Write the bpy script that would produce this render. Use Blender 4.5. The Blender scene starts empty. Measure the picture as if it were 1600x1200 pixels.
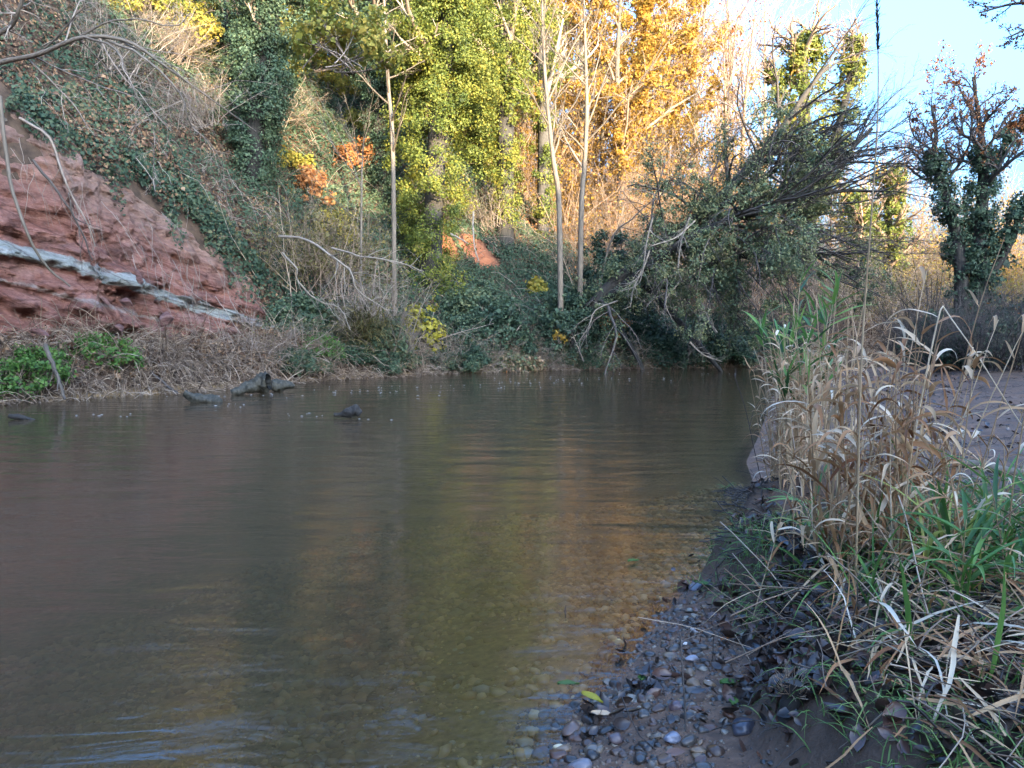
import bpy, math
import numpy as np
from math import radians, pi

# ------------------------------------------------------------------ camera, sky, sun, exposure
SC = bpy.context.scene
F_PX, PITCH, EYE = 1209.0, math.atan(90/1209.0), 1.5
cd = bpy.data.cameras.new("camera"); cam = bpy.data.objects.new("camera", cd)
SC.collection.objects.link(cam)
cd.sensor_width = 36; cd.lens = 36*F_PX/1600; cd.clip_start = .05; cd.clip_end = 2000
cam.location = (0, 0, EYE); cam.rotation_euler = (pi/2-PITCH, 0, 0)
SC.camera = cam
SX, SY = .45, -.893
SUN_EL, SUN_AZ = radians(10.5), math.atan2(SX, SY)      # azimuth clockwise from +Y
w = bpy.data.worlds.new("World"); SC.world = w; w.use_nodes = True
wn = w.node_tree.nodes; bg = wn["Background"]
sky = wn.new("ShaderNodeTexSky"); sky.sky_type = 'NISHITA'; sky.sun_disc = False
sky.sun_elevation = SUN_EL; sky.sun_rotation = SUN_AZ
sky.air_density = 1.0; sky.dust_density = 10.0; sky.ozone_density = 5.4
w.node_tree.links.new(sky.outputs[0], bg.inputs[0]); bg.inputs[1].default_value = .15
sl = bpy.data.lights.new("sun", 'SUN'); so = bpy.data.objects.new("sun", sl); SC.collection.objects.link(so)
sl.energy = 1.5; sl.angle = radians(.6); sl.color = (1, .80, .52)
so.rotation_euler = (pi/2-SUN_EL, 0, pi-SUN_AZ)
SC.view_settings.view_transform = 'Standard'; SC.view_settings.look = 'None'
SC.view_settings.exposure = 4.15; SC.view_settings.gamma = 1
SC.cycles.max_bounces = 8; SC.cycles.transparent_max_bounces = 12
SC.cycles.diffuse_bounces = 4; SC.cycles.glossy_bounces = 3; SC.cycles.transmission_bounces = 3
SC.cycles.caustics_reflective = False; SC.cycles.caustics_refractive = False
SC.cycles.use_denoising = True

# ------------------------------------------------------------------ small maths
rng = np.random.default_rng(11)
A = np.array
def nrm(v): return v/np.maximum(np.linalg.norm(v, axis=-1, keepdims=True), 1e-9)
def sst(a, b, x): t = np.clip((x-a)/(b-a), 0, 1); return t*t*(3-2*t)
def U(a, b, n=None): return rng.uniform(a, b, n)
def ray(px, py):
    c, s = math.cos(PITCH), math.sin(PITCH); a = (px-800)/F_PX; b = -(py-600)/F_PX
    return a, c+b*s, -s+b*c
def P(px, py, d):                       # point on the line of sight at depth y = d
    x, y, z = ray(px, py); k = d/y
    return A([x*k, d, EYE+z*k])
def G(px, py, z=0.):                    # point on the horizontal plane z
    x, y, zz = ray(px, py); k = (z-EYE)/zz
    return A([x*k, y*k, z])
def PT(l): return A([P(*q) for q in l])
def _h(i, s):
    i = (i.astype(np.uint64)*np.uint64(0x9E3779B97F4A7C15)+np.uint64(s*7919+13))
    i ^= i >> np.uint64(31); i *= np.uint64(0xBF58476D1CE4E5B9); i ^= i >> np.uint64(29)
    return (i & np.uint64(0xFFFFFF)).astype(float)/0xFFFFFF
def vnoise(p, s=0):
    p = np.asarray(p, float); f = np.floor(p); q = p-f; q = q*q*(3-2*q); f = f.astype(np.int64)+100000
    def c(dx, dy, dz): return _h((f[..., 0]+dx)*73856093+(f[..., 1]+dy)*19349663*8+(f[..., 2]+dz)*83492791*64, s)
    x, y, z = q[..., 0], q[..., 1], q[..., 2]
    a = c(0,0,0)*(1-x)+c(1,0,0)*x; b = c(0,1,0)*(1-x)+c(1,1,0)*x
    d = c(0,0,1)*(1-x)+c(1,0,1)*x; e = c(0,1,1)*(1-x)+c(1,1,1)*x
    return (a*(1-y)+b*y)*(1-z)+(d*(1-y)+e*y)*z
def fbm(p, o=4, s=0):
    p = np.asarray(p, float); r = 0; a = .5; t = 0
    for k in range(o):
        r = r+a*vnoise(p*(2**k)+k*17.3, s+k); t += a; a *= .5
    return r/t-.5                        # about -.5 .. .5
def xy3(x, y, z=0): return np.stack([x, y, np.zeros_like(x)+z], -1)

# ------------------------------------------------------------------ land form
LB = A([(-16,-60),(-15,-10),(-13,2),(-11.6,9),(-10.2,15),(-7.6,17.6),(-6.1,21),(-2.1,25),(1.1,26.7),(4.5,27.8),(9.7,29.8),(15,32.6),(25,39),(70,75)], float)
rbp = [(868,1195),(900,1112),(975,1062),(1008,1000),(1060,935),(1133,882),(1168,838),(1190,790),(1166,722),(1186,680),(1207,620),(1243,590)]
RB = A([(-3,-60),(-1.2,-3),(-.6,1),(-.1,2.2)]+[tuple(G(*q)[:2]) for q in rbp]+[(11,25.4),(14,27.6),(25,34.5),(70,68)], float)
def sdist(pl, x, y, left=True):          # signed distance, positive to the left of the polyline's direction
    best = np.full(x.shape, 1e9); sg = np.ones(x.shape)
    for (ax, ay), (bx, by) in zip(pl[:-1], pl[1:]):
        ux, uy = bx-ax, by-ay; L2 = ux*ux+uy*uy
        t = np.clip(((x-ax)*ux+(y-ay)*uy)/L2, 0, 1)
        dx, dy = x-ax-t*ux, y-ay-t*uy; d = np.hypot(dx, dy)
        m = d < best-1e-9; best = np.where(m, d, best)
        sg = np.where(m, np.sign(ux*(y-ay)-uy*(x-ax)+1e-12), sg)
    return best*sg*(1 if left else -1)
_u = A([-.95,-.66,-.53,-.41,-.25,-.083,.058,.165,.33,.5,1.2])
_hc = A([26,25,23,20.5,15.5,11.4,6.2,3.0,2.0,1.6,1.6])
_uc = A([-1.2,-.9,-.66,-.58,-.53,-.488,-.438,-.405,-.389,-.347,-.298,-.26])
_cl = A([7.4,7.4,7.1,6.4,5.7,5.3,4.9,4.3,3.9,2.9,1.7,.8])
_rt = A([-90,-4,0,1,2,4,4.4,5.6,6,8,10,11.5,12,13.2,13.8,15.6,17,20,24,28,33,40,160])
_rh = A([28,28,26,24.6,23,21.4,24.2,24.2,19.6,19.2,19.2,18.8,17.2,17.2,18.6,19.6,19,18.6,19.5,20,20,18,18])-.6  # crest heights of the unseen ridge, shaped to set the shadow edge
def uof(x, y): return np.clip(x/np.maximum(y, 5), -.95, 1.2)
def cliff_h(u): return np.interp(u, _uc, _cl)
S0 = 2.9
def H(x, y, rough=True):
    x = np.asarray(x, float); y = np.asarray(y, float); p = xy3(x, y)
    dl = sdist(LB, x, y); dr = sdist(RB, x, y, False); u = uof(x, y)
    hc = np.interp(u, _u, _hc); cl = cliff_h(u)
    toe = .55*sst(-.1, .7, dl)+.35*sst(.6, 3, dl)
    s1 = S0+.5+cl*.42
    t = np.clip((dl-s1)/np.interp(u, [-.3,-.1], [14,11.5]), 0, 1)
    zl = toe+cl*sst(S0+.5, s1+.05, dl)+(np.maximum(hc-cl-.9, .2))*t*(1.2-.2*t)
    zr = .30*(1-np.exp(-np.maximum(dr, 0)/1.3))+.02*np.clip(dr, 0, 6)
    near = sst(6.3, 5.2, y)
    mx = .93+.05*(y-2.6)+.16*np.sin(y*2.1)
    mound = sst(0, .30, x-mx)*near
    mx2 = 1.75+.05*(y-5)
    clump = sst(.62, .25, np.hypot((x-2.05)/.75, (y-5.6)/.75)*.62)*.16
    zr = zr+.22*mound*sst(-20, .5, y)+clump
    far = sst(0, 3.5, x-.50*y-.3)*sst(13, 19, y)*.25
    zr = zr+far
    q = x*SX+y*SY; tt = -x*SY+y*SX
    zr = zr+np.interp(tt, _rt, _rh)*sst(13, 40, q)  # unseen ridge behind the camera, added to shade the valley
    bed = -np.minimum(.95*(1-np.exp(np.minimum(dr, 0)/4.5)), 1.1*(1-np.exp(np.minimum(dl, 0)/1.2)))
    z = np.where(dl > 0, zl, np.where(dr > 0, zr, bed))
    if rough:
        z = z+np.where(dl > 0, fbm(p*.45, 4, 3)*np.clip(dl*.25, 0, 1.6), 0)
        z = z+np.where(dr > 0, fbm(p*1.5, 4, 9)*.14*np.clip(dr*1.2, 0, 1)+np.minimum(fbm(p*4.0, 3, 29), .02)*.14*np.clip(dr-.4, 0, 1)*sst(4.6, 6, y)+fbm(p*7, 2, 19)*.03*np.clip(dr*3, 0, 1)*sst(12, 6, y), 0)
        z = z+np.where((dl <= 0) & (dr <= 0), fbm(p*1.2, 3, 5)*.10*np.clip(-dr, 0, 1), 0)
    return z
def on(px, d):                           # ground point below an image column at depth d
    x = (px-800)/F_PX*d/math.cos(PITCH); return A([x, d, float(H(A([x]), A([d]))[0])])

def hit(px, py, lo=16, hi=70):           # where the line of sight meets the land
    d = np.linspace(lo, hi, 900); q = A([P(px, py, k) for k in d]); i = np.argmax(q[:, 2] < H(q[:, 0], q[:, 1])); return q[i]
SC1, SC2 = hit(690, 385), hit(748, 400)
# ------------------------------------------------------------------ mesh helpers
def link(o): SC.collection.objects.link(o); return o
class Geo:
    def __init__(s): s.V=[]; s.Q=[]; s.T=[]; s.A=[]; s.n=0
    def add(s, V, Q=None, T=None, tone=.5):
        V = np.asarray(V, float).reshape(-1, 3)
        if Q is not None and len(Q): s.Q.append(np.asarray(Q).reshape(-1, 4)+s.n)
        if T is not None and len(T): s.T.append(np.asarray(T).reshape(-1, 3)+s.n)
        s.V.append(V); s.A.append(np.broadcast_to(np.asarray(tone, float), (len(V),))); s.n += len(V)
    def mesh(s, name, origin=None, smooth=True):
        V = np.concatenate(s.V)
        if origin is not None: V = V-origin
        Q = np.concatenate(s.Q) if s.Q else np.zeros((0,4), int); T = np.concatenate(s.T) if s.T else np.zeros((0,3), int)
        me = bpy.data.meshes.new(name)
        me.vertices.add(len(V)); me.vertices.foreach_set('co', V.astype(np.float32).ravel())
        lp = np.concatenate([Q.ravel(), T.ravel()]).astype(np.int32)
        me.loops.add(len(lp)); me.loops.foreach_set('vertex_index', lp)
        st = np.concatenate([np.arange(len(Q))*4, len(Q)*4+np.arange(len(T))*3]).astype(np.int32)
        me.polygons.add(len(st)); me.polygons.foreach_set('loop_start', st)
        me.attributes.new('tone', 'FLOAT', 'POINT').data.foreach_set('value', np.concatenate(s.A).astype(np.float32))
        me.polygons.foreach_set('use_smooth', np.full(len(st), smooth))
        me.update(calc_edges=True)
        return me
    def build(s, name, mat, parent=None, origin=None, smooth=True):
        if not s.n: return None
        o = link(bpy.data.objects.new(name, s.mesh(name, origin, smooth)))
        o.data.materials.append(mat)
        if parent is not None: o.parent = parent
        elif origin is not None: o.location = origin
        return o
def tag(o, label=None, cat=None, group=None, kind=None):
    if label: o['label'] = label
    if cat: o['category'] = cat
    if group: o['group'] = group
    if kind: o['kind'] = kind
    return o
def thing(name, loc, label, cat, group=None):
    o = link(bpy.data.objects.new(name, None)); o.location = loc; o.empty_display_size = .2
    return tag(o, label, cat, group)
def copy_tree(o, label=None):
    c = o.copy(); link(c)
    if label: c['label'] = label
    for ch in o.children:
        k = ch.copy(); link(k); k.parent = c
        for g in ch.children:
            m = g.copy(); link(m); m.parent = k
    return c
def catmull(p, n, closed=False):
    p = np.asarray(p, float); q = np.concatenate([[2*p[0]-p[1]], p, [2*p[-1]-p[-2]]]); m = len(p)-1
    t = np.linspace(0, m-1e-6, n); i = t.astype(int); f = (t-i)[:, None]
    a, b, c, d = q[i], q[i+1], q[i+2], q[i+3]
    return .5*(2*b+(c-a)*f+(2*a-5*b+4*c-d)*f**2+(3*b-3*c+d-a)*f**3)
def tubes(g, pts, rad, sides=4, tone=.5, cap=False):
    pts = np.asarray(pts, float)
    if pts.ndim == 2: pts = pts[None]; rad = np.asarray(rad)[None]
    N, K = pts.shape[:2]
    if N == 0: return
    t = nrm(np.gradient(pts, axis=1)); mt = nrm(t.mean(1))
    ref = np.where((np.abs(mt[:, 2:3]) < .85), A([[0,0,1.]]), A([[1.,0,0]]))[:, None, :]
    a = nrm(np.cross(t, np.broadcast_to(ref, t.shape))); b = np.cross(t, a)
    th = np.arange(sides)*2*pi/sides
    V = pts[:, :, None]+rad[..., None, None]*(np.cos(th)[:, None]*a[:, :, None]+np.sin(th)[:, None]*b[:, :, None])
    idx = np.arange(N*K*sides).reshape(N, K, sides); nx = np.roll(idx, -1, 2)
    Q = np.stack([idx[:, :-1], nx[:, :-1], nx[:, 1:], idx[:, 1:]], -1)
    tn = np.asarray(tone, float)
    if tn.ndim == 1: tn = np.repeat(tn, K*sides)
    g.add(V, Q, None, tn)
    if cap:
        for e, rev in ((0, 1), (-1, 0)):
            base = idx[:, e]; c = pts[:, e]
            for k in range(N):
                vv = np.concatenate([V[k, e], c[k:k+1]]); f = [[i, (i+1) % sides, sides] for i in range(sides)]
                g.add(vv, None, [x[::-1] for x in f] if rev == 0 else f, .9)
def grow(P0, D, L, npts, wob, trop):
    M = len(P0); out = np.zeros((M, npts, 3)); out[:, 0] = P0; d = nrm(D); st = (np.asarray(L)/(npts-1))[:, None]
    trop = np.asarray(trop, float)
    for k in range(1, npts):
        d = nrm(d+rng.normal(0, wob, (M, 3))+trop*(2./npts)); out[:, k] = out[:, k-1]+d*st
    return out
def plen(pts): return np.linalg.norm(np.diff(pts, axis=1), axis=2).sum(1)
def spawn(pts, rad, n, t0, t1, ang, Lf, rr, npts, wob, trop, Lab=None, rmin=.0035, shrink=.55, tipr=.3):
    N, K = pts.shape[:2]
    t = (np.arange(n)+rng.random((N, n)))/n*(t1-t0)+t0
    i = np.minimum((t*(K-1)).astype(int), K-2); f = (t*(K-1)-i)[..., None]
    ar = np.arange(N)[:, None]
    pos = pts[ar, i]*(1-f)+pts[ar, i+1]*f; tan = nrm(pts[ar, i+1]-pts[ar, i])
    r = rad[ar, i]*(1-f[..., 0])+rad[ar, i+1]*f[..., 0]
    v = rng.normal(0, 1, tan.shape); v = nrm(v-(v*tan).sum(-1, keepdims=True)*tan)
    a = np.radians(rng.normal(ang, ang*.28, t.shape))[..., None]
    D = np.cos(a)*tan+np.sin(a)*v
    L = (plen(pts)[:, None]*Lf if Lab is None else Lab)*(1-shrink*t)*U(.6, 1.3, t.shape)
    P0 = pos.reshape(-1, 3); q = grow(P0, D.reshape(-1, 3), L.ravel(), npts, wob, trop)
    r0 = np.maximum(r.ravel()*rr, rmin)[:, None]
    return q, r0*np.linspace(1, tipr, npts)[None]
def cards(g, p, size, tone, nb=None, bias=1., asp=.8, droop=0.):
    n = len(p)
    if n == 0: return
    v = rng.normal(0, 1, (n, 3))
    if nb is not None: v = v*.55+nb*bias
    N_ = nrm(v); u = rng.normal(0, 1, (n, 3)); u[:, 2] -= droop
    u = nrm(u-(u*N_).sum(1, keepdims=True)*N_); w_ = np.cross(N_, u)
    s = (np.asarray(size)*np.exp(rng.normal(0, .24, n)))[:, None]
    V = np.stack([p-u*s*.5, p-w_*s*asp*.5+N_*s*.10-u*s*.08, p+u*s*.5-N_*s*.06, p+w_*s*asp*.5+N_*s*.10-u*s*.08], 1)
    g.add(V, np.arange(4*n).reshape(n, 4), None, np.repeat(np.asarray(tone)*np.ones(n), 4))
def blades(g, P0, D, L, W, K=6, droop=1., tone=.5, wob=.05, fold=.25, twist=0.):
    n = len(P0)
    if n == 0: return
    L = np.asarray(L)*np.ones(n); W = np.asarray(W)*np.ones(n); dr = np.asarray(droop)*np.ones(n)
    pts = np.zeros((n, K, 3)); pts[:, 0] = P0; d = nrm(np.asarray(D, float))
    for k in range(1, K):
        d = d.copy(); d[:, 2] -= dr*1.6/K*(k/K+.25); d = nrm(d+rng.normal(0, wob, (n, 3))); pts[:, k] = pts[:, k-1]+d*(L/(K-1))[:, None]
    t = nrm(np.gradient(pts, axis=1)); s = np.cross(t, A([0,0,1.])+rng.normal(0, .25, (n, 1, 3))); s = nrm(s)
    up = np.cross(s, t)
    if twist:
        an = (rng.normal(0, twist, (n, 1))*np.linspace(0, 1, K)[None])[..., None]
        s, up = np.cos(an)*s+np.sin(an)*up, np.cos(an)*up-np.sin(an)*s
    x = np.linspace(0, 1, K); pr = np.minimum(1, .45+x*3.)*np.clip((1-x)*1.9, 0.03, 1)**.8
    hw = (W[:, None]*pr[None]*.5)[..., None]
    V = np.stack([pts-s*hw, pts-up*hw*fold*2, pts+s*hw], 2)
    idx = np.arange(n*K*3).reshape(n, K, 3)
    Q = np.concatenate([np.stack([idx[:, :-1, j], idx[:, :-1, j+1], idx[:, 1:, j+1], idx[:, 1:, j]], -1).reshape(-1, 4) for j in (0, 1)])
    tn = np.asarray(tone, float)*np.ones(n)
    g.add(V, Q, None, np.repeat(tn, K*3))
def ico(sub):
    import bmesh
    bm = bmesh.new(); bmesh.ops.create_icosphere(bm, subdivisions=sub, radius=1)
    V = A([v.co[:] for v in bm.verts]); F = A([[v.index for v in f.verts] for f in bm.faces]); bm.free(); return V, F

# ------------------------------------------------------------------ materials
def newmat(name):
    m = bpy.data.materials.new(name); m.use_nodes = True; nt = m.node_tree; nt.nodes.clear()
    out = nt.nodes.new("ShaderNodeOutputMaterial"); return m, nt, out
def N(nt, t, **kw):
    n = nt.nodes.new("ShaderNode"+t)
    for k, v in kw.items():
        if k.startswith('i_'): n.inputs[k[2:].replace('_', ' ')].default_value = v
        else: setattr(n, k, v)
    return n
def ramp(nt, fac, stops, interp='LINEAR'):
    r = N(nt, "ValToRGB"); r.color_ramp.interpolation = interp; e = r.color_ramp.elements
    while len(e) < len(stops): e.new(.5)
    for q, (p, c) in zip(e, stops): q.position = p; q.color = (*c, 1) if len(c) == 3 else c
    if fac is not None: nt.links.new(fac, r.inputs[0])
    return r
def math_(nt, op, a, b=None, clamp=False):
    m = N(nt, "Math", operation=op, use_clamp=clamp)
    for i, v in enumerate((a, b)):
        if v is None: continue
        if isinstance(v, (int, float)): m.inputs[i].default_value = v
        else: nt.links.new(v, m.inputs[i])
    return m.outputs[0]
def noise(nt, scale, detail=4, vec=None, rough=.55, dist=0):
    n = N(nt, "TexNoise"); n.inputs['Scale'].default_value = scale; n.inputs['Detail'].default_value = detail
    n.inputs['Roughness'].default_value = rough; n.inputs['Distortion'].default_value = dist
    if vec is not None: nt.links.new(vec, n.inputs['Vector'])
    return n.outputs['Fac']
def coords(nt, scale=(1,1,1)):
    t = N(nt, "NewGeometry"); m = N(nt, "Mapping"); m.inputs['Scale'].default_value = scale
    nt.links.new(t.outputs['Position'], m.inputs['Vector']); return m.outputs[0]
def mixc(nt, fac, a, b, bt='MIX'):
    m = N(nt, "MixRGB", blend_type=bt)
    for i, v in enumerate((fac, a, b)):
        if isinstance(v, (int, float)): m.inputs[i].default_value = v
        elif isinstance(v, tuple): m.inputs[i].default_value = (*v, 1)
        else: nt.links.new(v, m.inputs[i])
    return m.outputs[0]
def bump(nt, h, strength, dist):
    b = N(nt, "Bump"); b.inputs['Strength'].default_value = strength; b.inputs['Distance'].default_value = dist
    nt.links.new(h, b.inputs['Height']); return b.outputs[0]
def leafmat(name, stops, transl=.3, rough=.5, spec=.4, patch=.25, pscale=.6):
    m, nt, out = newmat(name); L = nt.links.new
    at = N(nt, "Attribute", attribute_name='tone'); oi = N(nt, "ObjectInfo")
    f = math_(nt, 'ADD', at.outputs['Fac'], math_(nt, 'MULTIPLY', math_(nt, 'SUBTRACT', noise(nt, pscale, 2, coords(nt)), .5), patch*2))
    f = math_(nt, 'ADD', f, math_(nt, 'MULTIPLY', math_(nt, 'SUBTRACT', oi.outputs['Random'], .5), .12))
    c = ramp(nt, f, stops).outputs[0]
    b = N(nt, "BsdfPrincipled"); b.inputs['Roughness'].default_value = rough; b.inputs['Specular IOR Level'].default_value = spec
    t = N(nt, "BsdfTranslucent"); mx = N(nt, "MixShader"); mx.inputs[0].default_value = transl
    L(c, b.inputs['Base Color']); L(c, t.inputs['Color']); L(b.outputs[0], mx.inputs[1]); L(t.outputs[0], mx.inputs[2]); L(mx.outputs[0], out.inputs[0])
    return m
def woodmat(name, stops, scale=12, stretch=(1,1,.25), rough=.85, bstr=.6, bd=.02):
    m, nt, out = newmat(name); L = nt.links.new
    at = N(nt, "Attribute", attribute_name='tone'); n = noise(nt, scale, 5, coords(nt, stretch))
    f = math_(nt, 'ADD', math_(nt, 'MULTIPLY', n, .8), math_(nt, 'SUBTRACT', math_(nt, 'MULTIPLY', at.outputs['Fac'], .8), .3))
    b = N(nt, "BsdfPrincipled"); b.inputs['Roughness'].default_value = rough; b.inputs['Specular IOR Level'].default_value = .25
    L(ramp(nt, f, stops).outputs[0], b.inputs['Base Color'])
    if bstr: L(bump(nt, n, bstr, bd), b.inputs['Normal'])
    L(b.outputs[0], out.inputs[0]); return m
M = {}
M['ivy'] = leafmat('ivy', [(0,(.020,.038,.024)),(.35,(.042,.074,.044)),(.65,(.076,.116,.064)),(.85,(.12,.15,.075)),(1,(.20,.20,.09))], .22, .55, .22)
M['ivy_sun'] = leafmat('ivy_sun', [(0,(.03,.05,.014)),(.3,(.085,.115,.024)),(.6,(.18,.195,.036)),(.85,(.30,.26,.045)),(1,(.42,.31,.06))], .35, .55, .22)  # sunlit ivy: the warm light is put into the leaf colour
M['ivycover'] = leafmat('ivycover', [(0,(.024,.044,.027)),(.35,(.046,.080,.046)),(.58,(.085,.115,.062)),(.76,(.15,.145,.07)),(.88,(.20,.135,.075)),(1,(.27,.18,.11))], .2, .6, .2, .5, .3)
M['litter'] = leafmat('litter', [(0,(.05,.028,.018)),(.4,(.11,.06,.036)),(.75,(.20,.115,.062)),(1,(.33,.21,.12))], .15, .7, .25)
M['gold'] = leafmat('gold', [(0,(.14,.07,.015)),(.4,(.33,.18,.03)),(.75,(.48,.30,.05)),(1,(.58,.42,.09))], .42, .6, .25)
M['rust'] = leafmat('rust', [(0,(.14,.05,.022)),(.5,(.34,.14,.05)),(1,(.52,.26,.10))], .35, .65, .2)
M['yellow'] = leafmat('yellow', [(0,(.12,.12,.02)),(.5,(.34,.30,.035)),(1,(.58,.48,.06))], .4, .5, .3)
M['green'] = leafmat('green', [(0,(.03,.07,.015)),(.5,(.075,.16,.03)),(1,(.17,.28,.06))], .35, .5, .35)
M['olive'] = leafmat('olive', [(0,(.05,.05,.02)),(.5,(.13,.115,.04)),(1,(.27,.21,.08))], .3, .6, .3)
M['reedleaf'] = leafmat('reedleaf', [(0,(.20,.095,.042)),(.3,(.42,.23,.11)),(.6,(.62,.41,.235)),(.85,(.74,.58,.39)),(1,(.78,.69,.54))], .3, .55, .3, .12, 3)
M['reedrust'] = leafmat('reedrust', [(0,(.20,.08,.03)),(.35,(.40,.20,.085)),(.65,(.58,.37,.19)),(.88,(.70,.54,.35)),(1,(.76,.66,.50))], .3, .55, .3, .12, 3)
M['reedgreen'] = leafmat('reedgreen', [(0,(.04,.10,.03)),(.5,(.10,.22,.045)),(.8,(.20,.33,.07)),(1,(.40,.40,.10))], .35, .4, .4, .15, 3)
M['reedstem'] = woodmat('reedstem', [(0,(.16,.10,.055)),(.4,(.36,.24,.13)),(.75,(.55,.41,.25)),(1,(.66,.55,.40))], 14, (1,1,.4), .6, 0)
M['grass'] = leafmat('grass', [(0,(.05,.09,.025)),(.5,(.11,.21,.05)),(1,(.28,.34,.10))], .3, .5, .3)
M['bark'] = woodmat('bark', [(0,(.03,.024,.02)),(.5,(.085,.07,.055)),(1,(.18,.15,.12))])
M['barkdark'] = woodmat('barkdark', [(0,(.012,.012,.011)),(.5,(.035,.032,.028)),(1,(.09,.08,.068))])
M['barkpale'] = woodmat('barkpale', [(0,(.06,.048,.035)),(.5,(.13,.105,.078)),(1,(.23,.19,.145))])
M['twig'] = woodmat('twig', [(0,(.10,.075,.055)),(.5,(.22,.17,.13)),(1,(.40,.33,.27))], 6, (1,1,1), .8, 0)
M['twigpink'] = woodmat('twigpink', [(0,(.12,.08,.055)),(.5,(.25,.17,.115)),(1,(.40,.29,.20))], 3, (1,1,1), .8, 0)
M['twigdark'] = woodmat('twigdark', [(0,(.03,.027,.025)),(.5,(.075,.064,.055)),(1,(.15,.12,.10))], 6, (1,1,1), .8, 0)
M['straw'] = woodmat('straw', [(0,(.10,.065,.042)),(.4,(.20,.14,.095)),(.75,(.34,.25,.17)),(1,(.48,.38,.28))], 4, (1,1,1), .8, 0)
M['drift'] = woodmat('drift', [(0,(.012,.012,.009)),(.45,(.040,.038,.028)),(.75,(.085,.078,.058)),(1,(.17,.14,.10))], 11, (1,1,1), .6, 1, .03)
M['deadwood'] = woodmat('deadwood', [(0,(.10,.08,.062)),(.5,(.20,.168,.13)),(1,(.34,.29,.235))], 10, (1,1,1), .7, .6, .01)

# pebbles
def stonemat():
    m, nt, out = newmat('pebble'); L = nt.links.new
    at = N(nt, "Attribute", attribute_name='tone'); oi = N(nt, "ObjectInfo")
    f = math_(nt, 'FRACT', math_(nt, 'ADD', at.outputs['Fac'], oi.outputs['Random']))
    c = ramp(nt, f, [(0,(.032,.027,.023)),(.14,(.070,.060,.050)),(.28,(.070,.043,.029)),(.42,(.14,.112,.082)),(.55,(.095,.050,.032)),(.68,(.040,.036,.032)),(.80,(.18,.12,.07)),(.90,(.105,.068,.050)),(.965,(.22,.19,.145)),(1,(.42,.38,.31))], 'CONSTANT').outputs[0]
    n = noise(nt, 45, 4, coords(nt)); c = mixc(nt, .45, c, ramp(nt, n, [(.3,(.45,.42,.4)),(.7,(1,.98,.95))]).outputs[0], 'MULTIPLY')
    b = N(nt, "BsdfPrincipled"); b.inputs['Roughness'].default_value = .32; b.inputs['Specular IOR Level'].default_value = .5
    L(c, b.inputs['Base Color']); L(bump(nt, n, .25, .004), b.inputs['Normal']); L(b.outputs[0], out.inputs[0]); return m
M['pebble'] = stonemat()
def bedmat():
    m, nt, out = newmat('bedstone'); L = nt.links.new
    at = N(nt, "Attribute", attribute_name='tone')
    c = ramp(nt, at.outputs['Fac'], [(0,(.19,.115,.05)),(.2,(.40,.26,.115)),(.4,(.27,.185,.085)),(.55,(.50,.33,.15)),(.7,(.35,.26,.14)),(.85,(.60,.42,.20)),(.93,(.38,.32,.23)),(1,(.8,.7,.5))], 'CONSTANT').outputs[0]
    b = N(nt, "BsdfPrincipled"); b.inputs['Roughness'].default_value = .6
    L(c, b.inputs['Base Color']); L(b.outputs[0], out.inputs[0]); return m
M['bedstone'] = bedmat()

# ground: soil and litter on the hill, wet sand on the near bank, stony silt below water
def groundmat():
    m, nt, out = newmat('ground'); L = nt.links.new; co = coords(nt)
    at = N(nt, "Attribute", attribute_name='mask'); sp = N(nt, "SeparateColor"); L(at.outputs['Color'], sp.inputs[0])
    n1 = noise(nt, 3, 6, co); n2 = noise(nt, 22, 5, co); n3 = noise(nt, 1.1, 4, co)
    soil = ramp(nt, n1, [(.25,(.028,.02,.014)),(.5,(.075,.05,.034)),(.75,(.14,.09,.06))]).outputs[0]
    red = ramp(nt, n1, [(.25,(.15,.050,.025)),(.5,(.30,.105,.048)),(.75,(.42,.17,.08))]).outputs[0]
    sand = ramp(nt, n2, [(.25,(.070,.040,.025)),(.5,(.138,.080,.050)),(.75,(.19,.118,.078))]).outputs[0]
    sand = mixc(nt, ramp(nt, noise(nt, 2.3, 5, coords(nt, (1, 2.2, 1)), .65), [(.44,(0,0,0)),(.62,(.8,.8,.8))]).outputs[0], sand, (.062,.043,.032))
    bed = ramp(nt, n2, [(.25,(.12,.078,.035)),(.5,(.26,.17,.08)),(.8,(.40,.27,.13))]).outputs[0]
    c = mixc(nt, sp.outputs[1], soil, red); c = mixc(nt, sp.outputs[0], c, sand); c = mixc(nt, sp.outputs[2], c, bed)
    b = N(nt, "BsdfPrincipled")
    L(c, b.inputs['Base Color'])
    b.inputs['Specular IOR Level'].default_value = .22; rg = math_(nt, 'SUBTRACT', .9, math_(nt, 'MULTIPLY', sp.outputs[0], .15)); L(rg, b.inputs['Roughness'])
    hgt = math_(nt, 'ADD', math_(nt, 'MULTIPLY', n2, .35), n3)
    L(bump(nt, math_(nt, 'ADD', hgt, math_(nt, 'MULTIPLY', noise(nt, 60, 3, co), .15)), .7, .06), b.inputs['Normal'])
    L(b.outputs[0], out.inputs[0]); return m
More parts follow.
